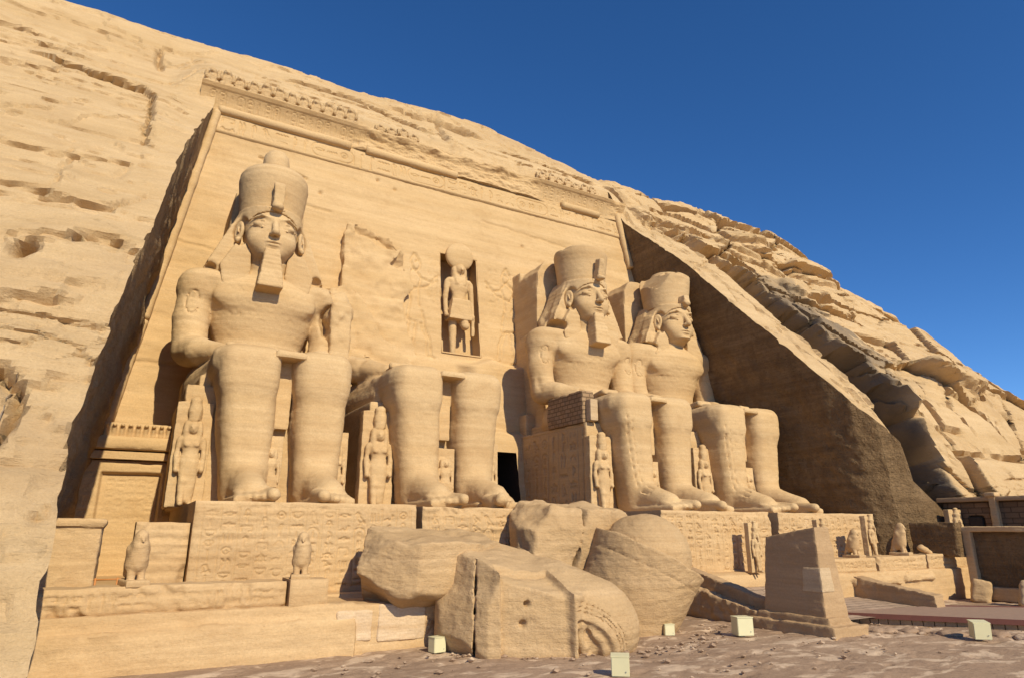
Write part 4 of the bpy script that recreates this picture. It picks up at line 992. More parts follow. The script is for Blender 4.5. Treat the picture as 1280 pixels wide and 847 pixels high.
def throne_mesh(kind):
    f = Field((-3.6, 4.6, -.1), (3.6, 15.4, 6.9), .1)
    f.box((0, 10.1, 2.5), (3.25, 4.7, 2.55), .06, 0)
    f.box((0, 13.6, 3.2), (3.25, 1.3, 3.3), .06, .02)
    if kind == 4: f.rough(.08, .9, 3)
    return f
cols = {}
lab = {1: 'intact seated stone colossus with tall crown and beard, leftmost of the four',
       2: 'ruined seated stone colossus reduced to its legs and one forearm, second from left',
       3: 'seated stone colossus with beard and flat broken crown, left one of the right pair',
       4: 'rightmost seated stone colossus, beardless with a jagged notched crown, beside the dark rock wall'}
for k in (1, 2, 3, 4):
    root = empty('seated_colossus', (PX[k], TY, PT), lab[k], 'colossus', 'four seated colossi of the temple front')
    off = (PX[k], TY, PT)
    link('body', body_mesh(k).mesh('body', 1.2, off), M['stone'], root)
    HX = {1: -.1, 2: 0, 3: .1, 4: .1}[k]
    if k != 2:
        link('head', head_mesh(k).mesh('head', .45, off), M['stone'], root).location = (HX, 0, HZ[k])
        link('headcloth', cloth_mesh(k).mesh('headcloth', .8, off), M['stone'], root).location = (HX, 0, HZ[k])
        link('crown', crown_mesh(k).mesh('crown', .8, off), M['stone'], root).location = (HX, 0, HZ[k])
        if k != 4: _b = link('beard', beard_mesh(k).mesh('beard', .5, off), M['stone'], root); _b.location = (HX, 0, HZ[k]); _b.scale = (.9, 1, 1)
        link('uraeus', uraeus_mesh(k).mesh('uraeus', .4, off), M['stone'], root).location = (HX, 0, HZ[k])
        f = Field((-4.0, 11.0, 5.5), (3.2, 16.5, 18.8), .12)
        if k == 1: f.box((0, 13.6, 11.5), (2.25, 1.9, 6.0), .06, 0, tap=(-.06, 0))
        else:
            f.box((-.6, 13.9, 13.4), (1.9, 1.9, 4.2), .06, 0, tap=(-.02, 0)); f.box((-2.5, 12.9, 17.9), (.7, 1.6, .8), .1, .1, rot=(0, .6, 0), sub=True)
            f.box((-2.05, 11.9, 15.6), (.07, .16, .9), .03, .05, sub=True); f.rough(.14, .6, 4)
        link('back_pillar', f.mesh('back_pillar', 1.0, off), M['stone'], root)
    tr = link('throne', throne_mesh(k).mesh('throne', 1.0, off), M['stone'], root)
    cols[k] = root
    if k in (1, 3):
        r = Relief(9.0, 5.0, .05)
        if k == 3:
            r.columns(1.0, 8.2, .3, 4.7, 1.0, 33, .05, .07, True, cart=(2, 3)); r.poly([(.3, .2), (8.7, .2), (8.7, 4.8), (.3, 4.8), (.3, .2)], .05, .06)
        else: r.poly([(.3, .2), (8.7, .2), (8.7, 4.8), (.3, 4.8), (.3, .2)], .05, .04)
        o = panel_block('carved_side_panel', -3.42, -3.2, 5.4, 14.4, .02, 5.02, r, M['stone'], root, amp=.6, seed=k, face='left')
    if k == 3:
        f = Field((-4, 5.4, 4.8), (-2.4, 9.8, 7.2), .07); f.box((-3.1, 7.4, 5.95), (.42, 1.9, .95), .04, 0); f.rough(.05, 1.5, 2)
        link('brick_repair', f.mesh('brick_repair', .5, off), M['brickf'], root)['label'] = 'coarse brick repair propping the forearm'
        f = Field((-4, 4.6, 4.2), (-1.6, 5.8, 7.0), .07); f.box((-3.05, 5.25, 5.7), (.27, .24, .65), .04, 0)
        link('repair_pier', f.mesh('repair_pier', .5, off), M['pale'], root)

# broken slab of rock left where the second colossus had its back
def rockblock(name, lo, hi, build, mat, label, cat, h=.1, amp=1.5, parent=None, group=None):
    f = Field(lo, hi, h); build(f); me = f.mesh(name, amp, bed=.6)
    o = link(name, me, M[mat]); 
    if parent: o.parent = parent; o.matrix_parent_inverse = parent.matrix_basis.inverted(); 
    else: tag(o, label, cat, group)
    return o
def bs(f):
    def sl(poly, off, k, rd=.03):
        P = np.array(poly, float)
        def fn(X, Y, Z): return np.maximum(poly2d(X, Z, P), np.maximum((YF(Z) - off - Y) + 0 * X, Y - 42 + 0 * X)) - rd
        f.op(fn, (P[:, 0].min(), 36, P[:, 1].min()), (P[:, 0].max(), 42, P[:, 1].max()), k)
    sl([(10.25, 9), (10.3, 22.3), (10.6, 23.2), (11.3, 23.2), (13.4, 22.9), (14.3, 22.0), (14.9, 20.6), (15.0, 19.3), (14.4, 18.0), (14.7, 16.2), (15.4, 14.6), (16.4, 13.2), (16.6, 9)], .62, .05)
    f.box((11.9, 40.2, 23.1), (.9, .5, .8), .02, .02, rot=(.6, .1, .2), sub=True); f.box((13.3, 40.2, 22.6), (.8, .5, .7), .02, .02, rot=(.5, .4, -.3), sub=True); f.box((14.4, 40.35, 21.2), (.6, .35, .7), .02, .02, rot=(.4, .4, .4), sub=True)
    sl([(8.6, 9), (8.8, 15.0), (9.3, 18.0), (10.3, 18.3), (11.6, 17.2), (12.6, 15.2), (16, 12.6), (16.4, 9)], 1.5, .10, .05)
    sl([(7.9, 9), (8.2, 12.5), (9.8, 14.2), (12.5, 13.2), (16.2, 11.4), (17, 9)], 1.9, .4, .05)
    f.rough(.34, .8, 5)
rb = rockblock('back_slab', (7.4, 36.4, 10.2), (17.6, 42, 23.8), bs, 'facade', '', '', .11, 1.3, cols[2])
rb['label'] = 'broken slab of rock where the back and torso split off'

# rough lumps between first and second colossus shoulders
def chunk(f): f.ell((9.0, 35.9, 15.3), (.9, .9, 1.2), .2); f.box((9.0, 35.6, 13.2), (.6, 1.1, 2.3), .2, .3); f.rough(.25, .9, 3)
rockblock('broken_arm_stump', (7.6, 34, 11), (10.6, 37.8, 17), chunk, 'stone', '', '', .09, 1.5, cols[1])

# ------------------------------------------------------------------ small figures
def figure_mesh(kind, h=.04):
    """standing figure about 3.6 m tall with its back against a slab; x right, front -Y"""
    f = Field((-1.0, -1.0, -.05), (1.0, .62, 4.5), h)
    f.cap((0, 0, 1.75), (0, 0, 2.1), .34, .27, .12, flat=(.95, 1.25, 1)); f.ell((0, -.02, 2.42), (.38, .25, .38), .12)
    f.cap((-.36, 0, 2.62), (.36, 0, 2.62), .14, .14, .1)
    f.cap((0, 0, 2.6), (0, -.03, 2.9), .14, .13, .06); f.ell((0, -.08, 3.05), (.20, .23, .27), .04)
    f.ell((0, -.31, 3.0), (.035, .05, .06), .03)
    for s in (-1, 1):
        f.ell((s * .08, -.30, 3.09), (.05, .03, .025), .01)
        f.ell((s * .25, .0, 2.95), (.12, .2, .42), .05); f.cap((s * .24, -.05, 2.9), (s * .20, -.16, 2.45), .11, .09, .05)
        f.cap((s * .43, 0, 2.55), (s * .48, -.02, 2.0), .11, .10, .03); f.cap((s * .48, -.02, 2.0), (s * .45, -.08, 1.45), .10, .09, .03); f.ell((s * .45, -.1, 1.38), (.09, .12, .12), .03)
        y = -.05 if s > 0 else -.25
        f.cap((s * .16, 0, 1.7), (s * .16, y * .6, .95), .21, .155, .05); f.cap((s * .16, y * .6, .95), (s * .16, y, .15), .16, .10, .05)
        f.cap((s * .16, y + .1, .08), (s * .17, y - .32, .06), .11, .09, .04)
        if kind == 'queen': f.ell((s * .16, -.22, 2.38), (.12, .1, .11), .05)
    f.ell((0, .05, 3.15), (.34, .28, .26), .05)
    if kind == 'queen': f.cap((0, 0, 1.6), (0, -.05, .35), .36, .26, .05, flat=(1, 1.3, 1)); f.rev((0, .02, 3.35), [(0, .24), (.35, .26), (.9, .20), (1.0, .1)], .04)
    if kind == 'prince': f.prism([(-.34, 1.75), (.34, 1.75), (.44, 1.1), (-.44, 1.1)], -.27, .2, .04, rd=.02); f.cap((.28, 0, 3.05), (.36, -.02, 2.6), .1, .08, .05)
    if kind == 'king': f.rev((0, .02, 3.3), [(0, .26), (.4, .30), (.5, .22), (.8, .14), (.95, .17), (1.02, .08)], .04); f.box((0, -.3, 2.72), (.06, .08, .2), .02, .02)
    f.box((0, .35, 2.05), (.66, .25, 2.1), .03, .03)
    f.rough(.03, 3.0, 2)
    return f.mesh('figure', .5)
fm = {k: figure_mesh(k) for k in ('queen', 'prince', 'king')}
def fig3(kind, k, lx, ly, lz, sc, label, rz=0, mat='stone'):
    o = bpy.data.objects.new('standing_figure', fm[kind]); COL.objects.link(o)
    if not fm[kind].materials: fm[kind].materials.append(M['stone'])
    o.location = (PX[k] + lx, TY + ly, PT + lz); o.scale = sc if isinstance(sc, tuple) else (sc,) * 3; o.rotation_euler = (0, 0, rz)
    tag(o, label, 'relief figure', 'small family figures standing beside the legs of the colossi'); return o
fig3('queen', 1, -2.95, 5.0, 0, (1.05, 1, 1.02), "slender figure on the throne front outside the leftmost colossus's left shin")
fig3('prince', 1, 0.05, 3.95, 0, (.72, .72, .70), "small figure between the shins of the leftmost colossus")
fig3('queen', 1, 3.05, 5.0, 0, (.85, .9, .82), "slim figure right of the leftmost colossus's legs")
fig3('queen', 2, -2.95, 4.7, 0, (1.2, 1.1, 1.08), "tall wigged figure left of the ruined second colossus's legs")
fig3('prince', 2, 0.1, 3.9, 0, (.78, .72, .68), "small figure between the shins of the ruined second colossus")
fig3('prince', 2, 3.0, 4.9, 0, (.8, .8, .8), "worn figure right of the ruined second colossus's legs, by the dark doorway")
fig3('queen', 3, -3.0, 4.5, 0, (1.15, 1.1, 1.0), "wigged figure beside the hieroglyph-carved throne of the third colossus")
fig3('prince', 3, 0.1, 3.9, 0, (.75, .72, .68), "small figure between the shins of the third colossus")
fig3('queen', 4, -3.0, 4.6, 0, (1.05, 1.0, .95), "figure left of the rightmost colossus's legs, next to the third colossus")
fig3('prince', 4, 0.1, 3.9, 0, (.75, .72, .68), "small figure between the shins of the rightmost colossus")

# falcon headed god in the niche
f = Field((-1.6, -1.2, -.1), (1.6, 1.3, 8.2), .06)
f.cap((0, 0, 3.4), (0, 0, 4.0), .62, .46, .2, flat=(.95, 1.2, 1)); f.ell((0, -.02, 4.75), (.70, .42, .75), .2); f.cap((-.72, 0, 5.15), (.72, 0, 5.15), .24, .24, .15)
f.cap((0, 0, 5.2), (0, -.05, 5.7), .26, .25, .1); f.ell((0, -.12, 6.0), (.36, .42, .40), .08); f.cap((0, -.45, 6.0), (0, -.68, 5.82), .13, .05, .05)
for s in (-1, 1):
    f.ell((s * .38, .02, 5.75), (.2, .3, .6), .08); f.cap((s * .30, -.15, 5.5), (s * .26, -.36, 4.9), .17, .13, .06)
    f.cap((s * .86, 0, 5.05), (s * .98, 0, 3.9), .21, .18, .05); f.cap((s * .98, 0, 3.9), (s * .98, -.15, 2.75), .18, .15, .05); f.ell((s * .98, -.18, 2.6), (.15, .2, .22), .04)
f.prism([(-.62, 3.7), (.62, 3.7), (.82, 2.3), (-.82, 2.3)], -.55, .4, .06, rd=.03)
f.cap((-.32, .2, 2.6), (-.32, .1, .9), .32, .25, .05); f.cap((-.32, .1, .9), (-.32, .05, 0), .25, .2, .05); f.cap((.36, -.1, 2.5), (.40, -.3, 1.9), .33, .3, .05)
f.box((1.05, -.1, 2.0), (.12, .15, .75), .04, .04)
f.rough(.04, 1.8, 2)
ra = empty('falcon_headed_god_statue', (18.75, 40.75, 15.35), 'standing falcon-headed god with a sun disc, missing one leg, inside the central niche', 'statue'); ra.scale = (1.04, 1.02, 1.02); ra.location.y -= .15
link('body', f.mesh('body', .6, (18.75, 40.75, 15.35)), M['facade'], ra)
f = Field((-1.4, -.6, 5.9), (1.4, .6, 8.4), .06); f.cap((0, -.06, 7.05), (0, .06, 7.05), 1.03, 1.03, 0, flat=(1, 3.2, 1))
link('sun_disc', f.mesh('sun_disc', .3), M['facade'], ra)

# ------------------------------------------------------------------ terrace, pedestals, walls
def sdfobj(name, lo, hi, h, build, mat, amp=1.0, parent=None, label=None, cat=None, group=None, bed=1.0):
    f = Field(lo, hi, h); build(f); o = link(name, f.mesh(name, amp, bed=bed), M[mat])
    if parent: o.parent = parent; o.matrix_parent_inverse = parent.matrix_basis.inverted()
    if label and cat: tag(o, label, cat, group)
    elif label: o['label'] = label
    return o
def relief_block(name, x0, x1, y0, y1, z0, z1, mat, seed, mode='cols', res=.035, cart=(), lw=.028, dp=.065, fade=.5, amp=1.0, cw=.55, mg=(.25, .25, .3, .2), label=None, cat=None, group=None, parent=None):
    r = Relief(x1 - x0, z1 - z0, res)
    if mode == 'cols': r.columns(mg[0], x1 - x0 - mg[1], mg[2], z1 - z0 - mg[3], cw, seed, lw, dp, True, cart)
    elif mode == 'row': r.row(mg[0], x1 - x0 - mg[1], mg[2], z1 - z0 - mg[3], seed, lw, dp, cart)
    k = sstep(.0, .4, fbm(r.xs[None, :] * .45 + seed, r.ys[:, None] * .5, 3.1, 3)); r.H = r.H * (1 - fade * k)
    o = panel_block(name, x0, x1, y0, y1, z0, z1, r, M[mat], None, amp, seed * 1.7)
    if parent: o.parent = parent; o.matrix_parent_inverse = parent.matrix_basis.inverted()
    else: tag(o, label, cat, group)
    return o
GP = 'inscribed pedestals under the colossi'
relief_block('statue_pedestal', 2.05, 9.75, 24.4, 39, 1.3, 4.5, 'terrace', 3, cart=(6, 9), label='inscribed stone pedestal under the leftmost colossus, columns of signs on its front', cat='pedestal', group=GP, fade=.55)
relief_block('statue_pedestal', 10.05, 16.9, 24.5, 39, 1.3, 4.42, 'terrace', 5, cart=(4,), label='broken-edged pedestal under the ruined second colossus, behind the fallen blocks', cat='pedestal', group=GP, amp=2.2)
relief_block('statue_pedestal', 22.0, 29.5, 24.4, 39, 1.3, 4.45, 'terrace', 8, cart=(6, 7), label='inscribed pedestal under the third colossus, right of the crown-shaped fallen block', cat='pedestal', group=GP, fade=.25, dp=.085, amp=1.4)
relief_block('statue_pedestal', 30.1, 38.35, 24.4, 39, 1.3, 4.45, 'terrace', 12, cart=(5, 6), label='inscribed pedestal under the rightmost colossus, behind the standing stone block', cat='pedestal', group=GP, fade=.25, dp=.085, amp=1.2)
# left terrace
tl = empty('left_terrace', (3, 21.3, 0), 'long low sandstone terrace front with a worn carved parapet, bottom left', 'terrace')
def tw(f):
    f.box((2.5, 24.5, .42), (4.1, 3.45, .62), .05, 0); f.box((2.5, 24.6, .75), (4.1, 3.3, .68), .06, .04)
    f.box((7.4, 24.7, .55), (2.3, 3.5, .80), .12, .05)
    f.ell((9.9, 21.4, .6), (.6, .6, 1.2), .2, sub=True); f.rough(.09, .9, 5); f.box((3.6, 21.08, .92), (5.2, .1, .03), .01, .02, sub=True)
sdfobj('lower_wall', (-3.8, 20.7, -.3), (10.2, 28.4, 1.7), .09, tw, 'terrace', 1.3, tl)
relief_block('parapet', -1.65, 4.55, 21.45, 22.4, 1.42, 2.12, 'terrace', 14, mode='row', res=.035, mg=(.2, .2, .12, .12), lw=.03, dp=.04, fade=.9, amp=1.6, parent=tl)
relief_block('parapet_block', 4.62, 5.75, 21.3, 22.5, 1.35, 2.15, 'terrace', 15, mode='none', res=.05, parent=tl)
for i, (x0, x1, z0, z1) in enumerate([(6.0, 7.15, .32, 1.22), (7.3, 8.9, .25, 1.35)]):
    sdfobj('whitewashed_block', (x0 - .2, 20.6, z0 - .2), (x1 + .2, 22, z1 + .2), .05, lambda f: (f.box(((x0 + x1) / 2, 21.6, (z0 + z1) / 2), ((x1 - x0) / 2, .46, (z1 - z0) / 2), .07, 0), f.rough(.05, 1.7, 3)), 'white', 1.0, tl)
sdfobj('terrace_floor', (-3.6, 22.2, .5), (23, 39.2, 1.8), .25, lambda f: f.box((5.8, 31.3, 1.0), (9.0, 7.9, .5), .05, 0), 'terrace', .5, tl)
# left chapel walls
sdfobj('chapel_wall', (-2.6, 24.0, 1.2), (-.1, 27.2, 4.2), .07, lambda f: (f.box((-1.35, 25.6, 2.5), (.9, 1.1, 1.3), .05, 0), f.box((-1.35, 25.6, 3.78), (.98, 1.2, .13), .04, .02), f.rough(.04, 1.2, 3)), 'terrace', 1.4, None,
       'low ruined wall with a flat top ledge at the foot of the left side wall', 'wall')
relief_block('chapel_wall', .45, 2.0, 24.7, 27, 1.3, 3.82, 'terrace', 19, mode='none', amp=2.0, label='short eroded masonry wall joining the leftmost pedestal, behind a falcon statue', cat='wall')
fr = empty('orange_railing', (.2, 23.4, 1.5), 'small rusty orange railing between the low walls, bottom left', 'railing')
for z in (1.95, 2.2): part('rail', tube([(-.45, 23.4, z), (.75, 23.4, z)], .025, 6), M['rail'], fr)
for x in (-.4, .15, .7): part('post', tube([(x, 23.4, 1.5), (x, 23.4, 2.25)], .03, 6), M['rail'], fr)
# right terrace
tr_ = empty('right_terrace', (36, 21.3, 0), 'stepped terrace front with a carved parapet of long blocks, right of the ramp', 'terrace')
relief_block('parapet_block', 28.6, 33.25, 21.35, 22.5, 1.55, 2.22, 'terrace', 22, mode='row', res=.035, mg=(.2, .2, .12, .1), dp=.05, fade=.3, parent=tr_)
relief_block('parapet_block', 33.5, 37.75, 21.35, 22.5, 1.55, 2.25, 'terrace', 23, mode='row', res=.035, mg=(.2, .2, .12, .1), dp=.05, fade=.3, amp=1.6, parent=tr_)
relief_block('parapet_block', 37.85, 42.9, 21.35, 22.5, 1.5, 2.3, 'terrace', 24, mode='row', res=.035, mg=(.2, .2, .15, .1), dp=.05, fade=.3, amp=1.4, parent=tr_)
def tw2(f):
    f.box((36.0, 24.6, .55), (7.2, 3.4, .75), .05, 0); f.box((35.5, 24.2, 1.35), (6.8, 3.0, .22), .06, .02); f.box((32.8, 22.0, 1.15), (1.9, 1.0, .2), .05, .02); f.box((36.4, 22.0, 1.2), (1.3, 1.0, .18), .05, .02); f.rough(.05, 1.2, 3)
sdfobj('lower_wall', (28.4, 20.6, -.3), (43.5, 28.2, 1.8), .1, tw2, 'terrace', 1.3, tr_)
sdfobj('terrace_floor', (21.5, 22.9, .4), (43.5, 30, 1.8), .25, lambda f: f.box((32.5, 27.2, 1.05), (10.6, 3.8, .55), .05, 0), 'terrace', .5, tr_)
# ramp
rp = empty('entrance_ramp', (27, 20, 0), 'broad paved ramp between two sloping low walls, behind the standing stone block', 'ramp')
xs = np.linspace(22.7, 31.1, 60)[:, None]; yy = np.linspace(17.3, 23.6, 60)[None, :]
P = np.zeros((60, 60, 3)); P[..., 0] = xs; P[..., 1] = yy; P[..., 2] = .22 + .06 * np.clip(yy - 16.6, 0, 5) + .45 * sstep(21.5, 23.6, yy) + .012 * pnoise(xs * 2, yy * 2, 1.0)
o = quadgrid('paving', P, M['paving'], flip=True); o.parent = rp; o.matrix_parent_inverse = rp.matrix_basis.inverted()
sdfobj('side_wall', (21.6, 17.8, -.3), (23.2, 24.4, 2.2), .05, lambda f: (f.prism([(24.2, -.2), (24.2, 1.45), (23.2, 1.3), (19.2, .50), (18.4, .34), (18.4, -.2)], 21.85, 22.6, 0, 'x', rd=.03), f.rough(.14, 2.2, 4)), 'altar', 2.0, rp, 'rough dark lower side wall')
sdfobj('coping', (22.0, 17.8, 0), (23.2, 24.4, 2.3), .05, lambda f: (f.prism([(24.2, 1.0), (24.2, 2.05), (23.1, 1.85), (20.5, 1.24), (20.2, 1.14), (18.3, .72), (18.3, .2)], 22.3, 22.75, 0, 'x', rd=.04), f.rough(.04, 1.6, 3)), 'altar', 1.4, rp)
sdfobj('side_wall', (30.6, 16.8, -.3), (32.1, 22.6, 2.1), .05, lambda f: (f.prism([(22.2, .0), (22.2, 1.55), (20.0, 1.14), (17.55, .80), (17.45, .0)], 31.05, 31.65, 0, 'x', rd=.05), f.rough(.06, 1.6, 3)), 'altar', 1.4, rp, 'low sloping side wall with a blunt sunlit end')
# boardwalk
wk = empty('boardwalk', (30, 15, .3), 'low wooden walkway with a dark red edge beam at the far right', 'walkway')
def polyprism(name, pts, z0, z1, mat, parent):
    n = len(pts); me = bpy.data.meshes.new(name)
    me.from_pydata([(x, y, z0) for x, y in pts] + [(x, y, z1) for x, y in pts], [], [tuple(range(n))[::-1], tuple(range(n, 2 * n))] + [(i, (i + 1) % n, n + (i + 1) % n, n + i) for i in range(n)])
    return part(name, me, M[mat], parent)
A, Bp, Cc, Dd = (25.6, 18.7), (34.6, 6.6), (44.5, 7.6), (31.2, 18.0)
polyprism('deck', [A, Bp, Cc, Dd], .30, .36, 'wood', wk)
def beam(name, p, q, w, z0, z1, mat, parent):
    d = Vector((q[0] - p[0], q[1] - p[1])).normalized(); n_ = Vector((-d.y, d.x)) * w
    return polyprism(name, [p, q, (q[0] + n_.x, q[1] + n_.y), (p[0] + n_.x, p[1] + n_.y)], z0, z1, mat, parent)
beam('edge_beam', (A[0] - .05, A[1] - .1), Bp, -.09, .20, .385, 'redwood', wk)
beam('edge_beam', Dd, Cc, .09, .20, .40, 'redwood', wk)
d = Vector((Bp[0] - A[0], Bp[1] - A[1])); L = d.length; d.normalize(); n_ = Vector((-d.y, d.x)); q = random.Random(3); t = .35
while t < L - .4:
    w_ = q.uniform(.3, .42); p0 = Vector(A) + d * t; p1 = p0 + d * (w_ - .03)
    c = [p0, p1, p1 + n_ * .3, p0 + n_ * .3]; polyprism('support_block', [(v.x, v.y) for v in c], -.15, .2 - q.uniform(.0, .02), 'altar', wk); t += w_
q = None
# rubble between the walkway and the forecourt
def rub(f):
    r_ = random.Random(5)
    for i in range(120):
        t = r_.random(); x = 24 + 9.5 * t; y = 17.4 - 1.15 * (x - 24) + r_.uniform(-.9, 0.1); s = r_.uniform(.07, .24)
        f.ell((x, y, r_.uniform(-.02, .05)), (s * 1.5, s * 1.2, s * .6), .03)
# altar
al = empty('standing_stone', (21.9, 17.2, 0), 'tall tapering rectangular stone block with a pale repair patch, on a stepped base', 'stone monument', rz=0)
sdfobj('shaft', (19.3, 15.4, .4), (24, 20, 4.2), .05, lambda f: (f.box((22.55, 17.55, 2.15), (.52, 1.22, 1.75), .03, 0, tap=(-.07, -.07)), f.plane((22.5, 16.5, 3.66), (0, .16, 1), .02), f.rough(.015, 1.5, 3)), 'altar', .7, al)
sdfobj('base', (20.2, 14.6, -.3), (24.6, 20.6, .9), .05, lambda f: (f.box((22.6, 17.6, .1), (.98, 1.85, .26), .05, 0), f.box((22.6, 17.6, .33), (.78, 1.55, .28), .06, .0), f.ell((23.3, 16.1, .6), (.25, .3, .2), .1, sub=True), f.box((21.4, 17.9, .6), (.1, .05, .25), .02, .02, sub=True), f.rough(.05, 1.6, 3)), 'altar', 1.3, al)
sdfobj('repair_patch', (21.0, 15.6, 1.2), (23, 17.6, 2.6), .04, lambda f: (f.box((22.30, 16.68, 1.85), (.32, .40, .42), .02, 0, tap=(-.07, -.07)), f.rough(.01, 3, 3)), 'pale', .5, al)
# right shrine: brick wall, cornice, doorway, stele
br_w = empty('brick_shrine', (43.4, 20, 0), 'dark brick wall with a top ledge, pilaster and doorway at the right edge', 'shrine')
def bw(f):
    f.box((44.0, 17.0, 2.4), (.5, 6.2, 2.75), .04, 0); f.box((43.6, 21.4, 3.4), (.35, .42, .95), .05, 0, sub=True)
sdfobj('wall', (43.0, 10.5, -.4), (45, 23.6, 5.5), .08, bw, 'brick', .8, br_w)
sdfobj('top_ledge', (42.6, 10.5, 4.9), (45, 23.6, 5.7), .07, lambda f: f.box((43.95, 17.0, 5.28), (.75, 6.35, .13), .04, 0), 'altar', .9, br_w)
sdfobj('pilaster', (42.7, 19.4, 2), (44, 21.0, 5.9), .05, lambda f: (f.box((43.4, 20.25, 3.7), (.24, .2, 1.7), .04, 0), f.box((43.35, 20.25, 5.5), (.32, .28, .12), .04, .02), f.rough(.06, 1.5, 3)), 'terrace', 1.0, br_w)
box_ = bm_box('dark_doorway', (43.42, 21.02, 2.5), (43.6, 21.8, 4.3), 'void', br_w)  # slab painted near-black as the darkness of the shrine opening
st = empty('framed_stele', (40, 18.6, 0), 'large dark stone tablet in a pale raised frame at the far right', 'stele')
r = Relief(3.0, 3.0, .05); r.columns(.3, 2.7, .3, 2.7, .4, 41, .03, .03)
o = panel_block('tablet', 40.18, 40.6, 17.2, 20.2, .5, 3.5, r, M['dark'], None, .8, 3, face='left'); o.parent = st; o.matrix_parent_inverse = st.matrix_basis.inverted()
sdfobj('frame', (39.4, 16.3, -.2), (41.2, 21.0, 4.0), .05, lambda f: (f.box((40.25, 20.3, 1.8), (.34, .22, 1.9), .03, 0), f.box((40.25, 17.0, 1.8), (.34, .22, 1.9), .03, 0), f.box((40.25, 18.65, 3.6), (.36, 1.9, .14), .03, 0), f.box((40.25, 18.65, .35), (.3, 1.7, .35), .03, 0), f.rough(.03, 1.5, 3)), 'terrace', 1.0, st)
for (x, y, z, a, lb) in ((39.3, 19.75, .42, .5, 'rounded brown boulder leaning on the left foot of the framed tablet'), (38.7, 17.2, .45, .55, 'pale squared boulder in front of the framed tablet, far right edge')):
    sdfobj('boulder', (x - 1, y - 1, -.4), (x + 1, y + 1, 1.6), .06, lambda f: (f.box((x, y, z), (a, a * .9, .62), .2, 0, rot=(.2, .25, .5)), f.rough(.10, 1.2, 3)), 'block' if a < .52 else 'pale', 1.2, None, lb, 'boulder')
r = Relief(2.5, 1.75, .05); r.columns(.2, 2.3, .2, 1.55, .35, 51, .03, .03)
tag(panel_block('wall_stele', 39.35, 39.9, 20.5, 23.0, 2.15, 3.95, r, M['dark'], None, 1.0, 6, face='left'), 'dark inscribed slab set against the foot of the dark side wall, left of a falcon', 'stele')

# ------------------------------------------------------------------ fallen pieces
def blockB(f):
    f.prism([(9.35, 20.7), (9.25, 19.6), (10.05, 18.45), (12.5, 17.25), (13.8, 18.2), (13.8, 21.4), (10.4, 21.8)], -.5, 3.2, 0, 'z', rd=.0)
    f.plane((12.3, 17.35, 1.80), (.11, -.31, 1), .03, .16, 3.0, .9); f.plane((10.2, 21, 2.75), (-.35, .2, 1), .05, .2, 5.)
    f.plane((9.5, 20.2, 1.5), (-.9, -.3, .25), .04, .12); f.plane((9.35, 20.2, 0.4), (-.8, -.2, -.5), .04, .12)
    f.ell((13.55, 19.15, .55), (2.15, 2.05, 1.72), .08); f.ell((13.0, 19.6, 1.0), (1.7, 1.8, 1.62), .2)
    f.plane((13.4, 18.6, 2.35), (.30, -.15, 1), .08, .18, 8., 1.1)
    f.box((9.88, 18.95, 1.1), (.035, .6, 1.6), .01, 0, rot=(0, 0, R(-30)), sub=True)
    # sunken striped flank between two upright ridges
    f.engrave(lambda X, Y, Z: np.maximum(10.42 - X, X - 12.35) + 0 * Y + 0 * Z, (10.3, 16.6, -.3), (12.5, 18.8, 2.7), .20, .05)
    f.engrave(lambda X, Y, Z: np.maximum(-np.sin((X * .894 - Y * .447 + .10 * Z) * 52) * .05 + .0, (X - 12.3)) + 0 * Z, (10.45, 17.0, 0), (12.3, 19.4, 2.0), .012, .05)
    # side of the face: headcloth arcs over cheek and ear
    q_ = lambda X, Z: np.hypot((X - 12.35) * .92, Z + .25)
    f.engrave(lambda X, Y, Z: np.maximum(np.maximum(12.42 - X, q_(X, Z) - 1.30), Y - 18.6), (12.3, 16.6, -.4), (14.2, 18.7, 1.6), .16, .10)
    f.engrave(lambda X, Y, Z: np.maximum(np.maximum(12.42 - X, q_(X, Z) - 1.02), Y - 18.6), (12.3, 16.6, -.4), (14.2, 18.7, 1.6), .16, .08)
    for rr in (1.75, 1.62, 1.50): f.engrave(lambda X, Y, Z: np.maximum(np.maximum(12.45 - X, np.abs(q_(X, Z) - rr) - .035), Y - 18.7), (12.3, 16.6, -.4), (14.6, 18.8, 2), .09, .04)
    f.ell((12.85, 17.62, .42), (.26, .20, .40), .03); f.ell((12.88, 17.44, .50), (.13, .12, .24), .03, sub=True); f.ell((12.72, 17.5, .84), (.12, .12, .10), .03)
    f.cap((13.1, 17.75, .15), (13.35, 17.85, .65), .10, .08, .06); f.ell((13.0, 17.7, -.02), (.3, .15, .1), .04)
    for (x, z) in ((11.2, 1.45), (11.1, .9)): f.ell((x, 17.95, z), (.11, .45, .12), .03, sub=True)
    f.rough(.045, 1.8, 5)
sdfobj('fallen_block', (8.3, 16.3, -.3), (16.6, 22.6, 3.4), .055, blockB, 'block', 1.2, None, 'biggest fallen block in front, with carved stripes and an ear near the ground', 'fallen block', 'fallen pieces of the ruined colossus').location.x = -.35
def rotel(f, c, r, rot, **k): f.ell(c, r, k.pop('k', .1), rot=rot, **k)
